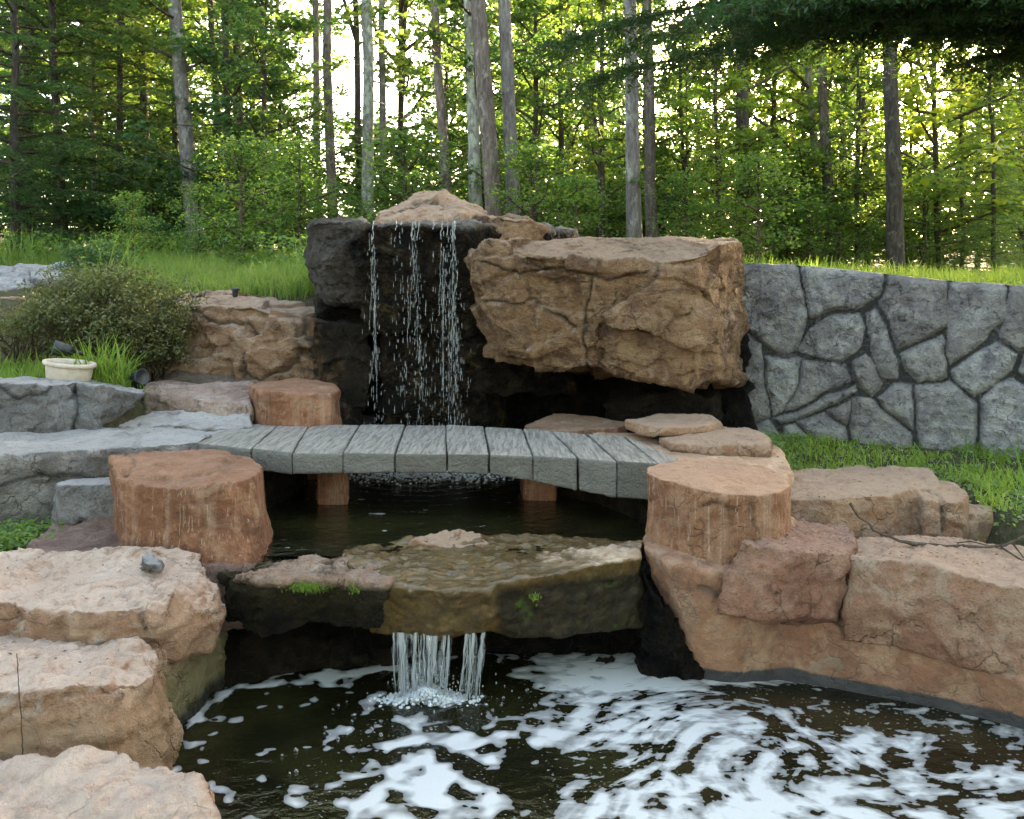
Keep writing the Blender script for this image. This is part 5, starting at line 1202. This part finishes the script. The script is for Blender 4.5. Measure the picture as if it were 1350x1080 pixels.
# the two leaning pines and the grey one carry their crowns high
# understorey trees with leaves down to the ground: (px, distance, crown, colour, scale, label)
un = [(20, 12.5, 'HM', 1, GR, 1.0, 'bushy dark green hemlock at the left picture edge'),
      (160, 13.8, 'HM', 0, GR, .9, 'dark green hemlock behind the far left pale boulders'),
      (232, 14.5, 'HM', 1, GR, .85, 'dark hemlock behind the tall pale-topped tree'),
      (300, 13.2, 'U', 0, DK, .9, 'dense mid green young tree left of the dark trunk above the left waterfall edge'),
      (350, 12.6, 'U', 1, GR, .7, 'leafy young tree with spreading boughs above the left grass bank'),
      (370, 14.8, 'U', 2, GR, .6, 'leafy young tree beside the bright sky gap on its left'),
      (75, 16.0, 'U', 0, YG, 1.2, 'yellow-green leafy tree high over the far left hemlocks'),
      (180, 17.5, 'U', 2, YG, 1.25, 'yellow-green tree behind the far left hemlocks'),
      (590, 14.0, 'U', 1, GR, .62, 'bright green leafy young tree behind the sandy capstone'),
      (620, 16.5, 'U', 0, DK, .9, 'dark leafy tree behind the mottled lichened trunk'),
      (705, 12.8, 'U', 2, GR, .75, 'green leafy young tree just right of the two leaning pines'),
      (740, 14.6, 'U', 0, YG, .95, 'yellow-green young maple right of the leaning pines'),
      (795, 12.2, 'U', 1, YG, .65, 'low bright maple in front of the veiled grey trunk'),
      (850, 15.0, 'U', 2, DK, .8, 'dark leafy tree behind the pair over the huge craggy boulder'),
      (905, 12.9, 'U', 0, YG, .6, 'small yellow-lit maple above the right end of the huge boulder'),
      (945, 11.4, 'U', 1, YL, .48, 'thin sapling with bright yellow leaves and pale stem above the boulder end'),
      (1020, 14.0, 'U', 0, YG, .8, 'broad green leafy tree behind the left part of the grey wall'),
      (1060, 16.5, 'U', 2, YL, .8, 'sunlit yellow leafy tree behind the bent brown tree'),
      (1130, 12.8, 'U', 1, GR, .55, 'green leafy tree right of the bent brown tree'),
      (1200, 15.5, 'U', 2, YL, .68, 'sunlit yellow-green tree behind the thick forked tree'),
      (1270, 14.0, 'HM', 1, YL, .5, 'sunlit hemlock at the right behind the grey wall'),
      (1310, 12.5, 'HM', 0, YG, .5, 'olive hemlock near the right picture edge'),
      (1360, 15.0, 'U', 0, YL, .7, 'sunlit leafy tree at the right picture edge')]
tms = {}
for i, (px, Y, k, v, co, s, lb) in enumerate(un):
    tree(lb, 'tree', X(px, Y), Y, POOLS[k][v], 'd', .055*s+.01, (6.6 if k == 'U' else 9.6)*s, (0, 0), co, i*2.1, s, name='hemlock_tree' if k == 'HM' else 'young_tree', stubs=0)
# farther wood: many look-alikes
rng = random.Random(8)
far_tm = {b: trunk_mesh((0.3-.4*i, 0), 15, .085, 900+i, wob=.09, stubs=3) for i, b in enumerate('gdb')}
young_tm = trunk_mesh((.1, 0), 9, .06, 950, wob=.09, stubs=0); young_tm.materials.append(bark['d'])
for b in far_tm: far_tm[b].materials.append(bark[b])
fx = []
for row, (Y, n, x0, x1) in enumerate([(18.5, 13, -90, 1430), (24, 17, -120, 1470), (33, 15, -150, 1520)]):
    for i in range(n):
        px = x0+(x1-x0)*(i+rng.uniform(.1, .9))/n; y = Y+rng.uniform(-1.8, 1.8)
        gap = (385 < px < 600) or (820 < px < 965)
        if gap and rng.random() < .85: continue
        right = px > 840; k = rng.choice(['U', 'TC', 'U', 'U', 'HM' if px < 420 else 'U', 'U']) if px < 860 else 'U'
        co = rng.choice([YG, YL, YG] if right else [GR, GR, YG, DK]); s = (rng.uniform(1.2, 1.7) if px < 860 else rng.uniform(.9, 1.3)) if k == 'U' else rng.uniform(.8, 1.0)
        b = rng.choice('gdb')
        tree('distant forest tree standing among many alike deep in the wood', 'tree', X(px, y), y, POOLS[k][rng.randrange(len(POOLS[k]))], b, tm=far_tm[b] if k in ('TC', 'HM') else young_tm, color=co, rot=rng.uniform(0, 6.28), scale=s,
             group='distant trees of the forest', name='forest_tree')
# trees beside the frame: unseen ones around the camera added to block sky light
for i, (x, y, k, s) in enumerate([(-9.5, 9.5, 'HM', 1), (-11.5, 12.5, 'U', 1.3), (9.6, 10.5, 'U', 1.2), (12.5, 12.5, 'HM', .9), (-14, 16, 'TC', 1), (12.5, 20, 'TS', 1), (-16, 22, 'TC', 1)]+[(-15+2.7*k, -6-2.5*(k % 3), ['U', 'TC', 'HM'][k % 3], 1.35) for k in range(12)]+[(-9, 4.5, 'U', 1.4), (-9, 1, 'U', 1.5), (-9, -3, 'HM', 1.2), (9.5, 4.5, 'U', 1.4), (9, .5, 'U', 1.5), (9, -3, 'HM', 1.2), (-5, -5, 'U', 1.5), (0, -5.5, 'U', 1.5), (5, -5, 'U', 1.5)]):
    tree('tree of the mostly unseen ring around the clearing, added to block sky light', 'tree', x, y, POOLS[k][0], 'd', tm=far_tm['d'], rot=i, scale=s, group='trees around the clearing', name='forest_tree', color=GR)
# shrubs and saplings of the forest edge
ed = []
for i in range(34):
    px = rng.uniform(170, 1420); Y = rng.uniform(11.5, 15.5)
    o = empty('forest_shrub', (X(px, Y), Y, float(G(X(px, Y), Y))), 'low leafy shrub at the foot of the forest', 'shrub', 'shrubs along the forest edge')
    v = SP[i % 2]; s = rng.uniform(.45, .95)
    for nm, m_ in (('foliage', v[0]), ('stem', v[1])):
        if not m_.materials: m_.materials.append(m_leaf if nm == 'foliage' else m_twig)
        c = bpy.data.objects.new(nm, m_); COL.objects.link(c); c.parent = o; c.scale = (s*1.2, s*1.2, s); c.rotation_euler.z = i
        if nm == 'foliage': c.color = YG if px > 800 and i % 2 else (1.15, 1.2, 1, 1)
for (px, Y, s, lb) in [(318, 10.2, .75, 'bright green sapling on the left grass bank'), (262, 10.6, .5, 'small pale green sapling left on the grass bank'), (395, 11.2, .8, 'leafy sapling right by the left edge of the waterfall rock'),
                       (175, 9.3, .42, 'round light green sapling behind the olive bush'), (600, 10.0, .42, 'ferny green sapling right behind the sandy capstone'), (760, 10.4, .6, 'leafy green shrub behind the top of the huge boulder'),
                       (700, 10.8, .8, 'leafy green shrub directly right of the leaning pine bases'), (905, 10.6, .6, 'leafy green shrub behind the right end of the huge boulder'), (1000, 10.2, .7, 'dark leafy shrub behind the left end of the grey wall')]:
    o = empty('sapling', (X(px, Y), Y, float(G(X(px, Y), Y))), lb, 'sapling'); v = SP[int(px) % 2]
    for nm, m_ in (('foliage', v[0]), ('stem', v[1])):
        c = bpy.data.objects.new(nm, m_); COL.objects.link(c); c.parent = o; c.scale = (s, s, s); c.rotation_euler.z = px
        if nm == 'foliage': c.color = (1.3, 1.3, 1, 1)

rng = random.Random(21)
for i in range(46):
    px = rng.uniform(-60, 1420); Y = rng.uniform(17, 27)
    o = empty('forest_shrub', (X(px, Y), Y, float(G(X(px, Y), Y))), 'far leafy thicket shrub between the distant trunks', 'shrub', 'thicket shrubs deep in the forest')
    v = SP[i % 2]; s = rng.uniform(1.2, 1.9)
    for nm, m_ in (('foliage', v[0]), ('stem', v[1])):
        c = bpy.data.objects.new(nm, m_); COL.objects.link(c); c.parent = o; c.scale = (s*1.5, s*1.5, s*.8); c.rotation_euler.z = i
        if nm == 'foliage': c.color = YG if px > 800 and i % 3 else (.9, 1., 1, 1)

# near conifer standing right of the frame, its dark boughs reach over the view
def near_conifer():
    rng = np.random.default_rng(77); A = Acc(); B = Acc(); C = []
    bx, by = 6.2, 7.4; z0 = float(G(bx, by)); root = empty('conifer_tree', (bx, by, z0), 'near dark conifer whose boughs hang into the top right of the view', 'tree')
    t_ = np.linspace(0, 1, 12); B.tube(np.stack([0*t_, 0*t_, -.2+11*t_], 1), .2*(1-.6*t_), 14)
    spec = [(2.45+.13*i, [5.6, 4.4, 5.9, 3.6, 5.2, 2.6, 4.9, 3.2, 5.7, 4.1][i], [-.05, .12, .03, .25, -.18, .05, .2, -.3, .08, -.1][i], 0) for i in range(10)]+[(2.5+.12*i, 5.2-.5*i, .30-.08*i, 0) for i in range(7)]+[(3.3, 5.1, -.02, .12), (3.0, 4.2, .10, .05), (3.6, 5.9, -.08, .22), (4.0, 5.7, .12, .30), (4.3, 6.2, 0, .35), (2.7, 3.0, .15, .0), (2.5, 2.2, -.1, -.02), (4.7, 6.3, -.15, .38), (5.0, 6.0, .2, .4), (3.1, 2.6, -.25, .02), (5.4, 6.0, .05, .42), (3.9, 4.6, .3, .2)]
    for i in range(26): spec.append((rng.uniform(3.0, 9.5), rng.uniform(1.5, 3.0), rng.uniform(.6, 5.6), rng.uniform(0, .3)))
    for (z, L_, az, rise) in spec:
        a = math.pi+az; d = np.array([math.cos(a), math.sin(a), 0]); m = 14; s = np.linspace(0, 1, m)
        pts = np.array([0, 0, z-.4])+d*(L_*s)[:, None]; pts[:, 2] += L_*(.30*s-.33*s**2)+rise*0; pts = pts+rng.normal(size=pts.shape)*.02
        A.tube(pts, np.linspace(.05, .006, m), 6); side = np.array([-d[1], d[0], 0]); nt = int(L_/.11)
        for j in range(nt):
            tt = .1+.9*(j+rng.random())/nt; p = np.array([np.interp(tt, s, pts[:, c]) for c in range(3)])
            for sg in (-1, 1):
                w = rng.uniform(.35, .85)*(1-.6*tt)+.12; k = 5; u = np.linspace(0, 1, k); dr = side*sg+d*.6; dr /= np.linalg.norm(dr)
                q = p+dr*(w*u)[:, None]; q[:, 2] -= .55*w*u*u; A.tube(q, np.linspace(.006, .002, k), 3)
                mm_ = int(w*175); uu = rng.random(mm_); cc = np.stack([np.interp(uu, u, q[:, c]) for c in range(3)], 1)+rng.normal(size=(mm_, 3))*np.array([.035, .035, .028]); C.append(cc)
    C = np.concatenate(C); V, q = leaves(C, .07, .8, 5, .28, .03)
    f = link('crown', with_tint(np_mesh('crown', V, q, smooth=False), np.repeat(rng.random(len(C))*.5, 4)), m_hem, root); f.color = (.6, .65, .7, 1)
    link('branches', A.mesh('branches'), m_twig, root); link('trunk', B.mesh('trunk'), bark['d'], root); print('near', len(C))
near_conifer()

# ================================================================== LIGHT, CAMERA
SUN_EL, SUN_AZ = math.radians(19), math.radians(29)       # behind the trees, to the right of the view direction
w = bpy.data.worlds.new('World'); sc.world = w; w.use_nodes = True; nt = w.node_tree; nt.nodes.clear()
sk = nt.nodes.new('ShaderNodeTexSky'); sk.sky_type = 'NISHITA'; sk.sun_disc = False; sk.sun_elevation = SUN_EL; sk.sun_rotation = SUN_AZ
sk.air_density = 1.0; sk.dust_density = 3.0; sk.ozone_density = .6; sk.altitude = 100
bg = nt.nodes.new('ShaderNodeBackground'); bg.inputs[1].default_value = .15; ou = nt.nodes.new('ShaderNodeOutputWorld')
nt.links.new(sk.outputs[0], bg.inputs[0]); nt.links.new(bg.outputs[0], ou.inputs[0])
L_ = bpy.data.lights.new('sun', 'SUN'); L_.energy = 5.0; L_.angle = math.radians(.5); L_.color = (1.0, .84, .6)
so = bpy.data.objects.new('sun', L_); COL.objects.link(so)
sd = Vector((math.sin(SUN_AZ)*math.cos(SUN_EL), math.cos(SUN_AZ)*math.cos(SUN_EL), math.sin(SUN_EL)))
so.rotation_euler = sd.to_track_quat('Z', 'Y').to_euler(); so.location = sd*30
cam = bpy.data.cameras.new('camera'); co = bpy.data.objects.new('camera', cam); COL.objects.link(co)
co.location = (0, 0, CH); co.rotation_euler = (math.radians(90), 0, 0); cam.sensor_width = 36; cam.lens = F/1350*36; cam.shift_y = -(540-HZ)/1350; cam.clip_end = 500; cam.clip_start = .05
sc.camera = co
vs = sc.view_settings; vs.view_transform = 'Standard'; vs.look = 'None'; vs.exposure = 3.75; vs.use_white_balance = True; vs.white_balance_temperature = 8200; vs.white_balance_tint = 10; vs.gamma = 1
sc.cycles.max_bounces = 6; sc.cycles.diffuse_bounces = 3; sc.cycles.glossy_bounces = 3; sc.cycles.transmission_bounces = 5; sc.cycles.transparent_max_bounces = 8
sc.cycles.caustics_reflective = False; sc.cycles.caustics_refractive = False; sc.cycles.use_denoising = True; sc.cycles.sample_clamp_indirect = 6
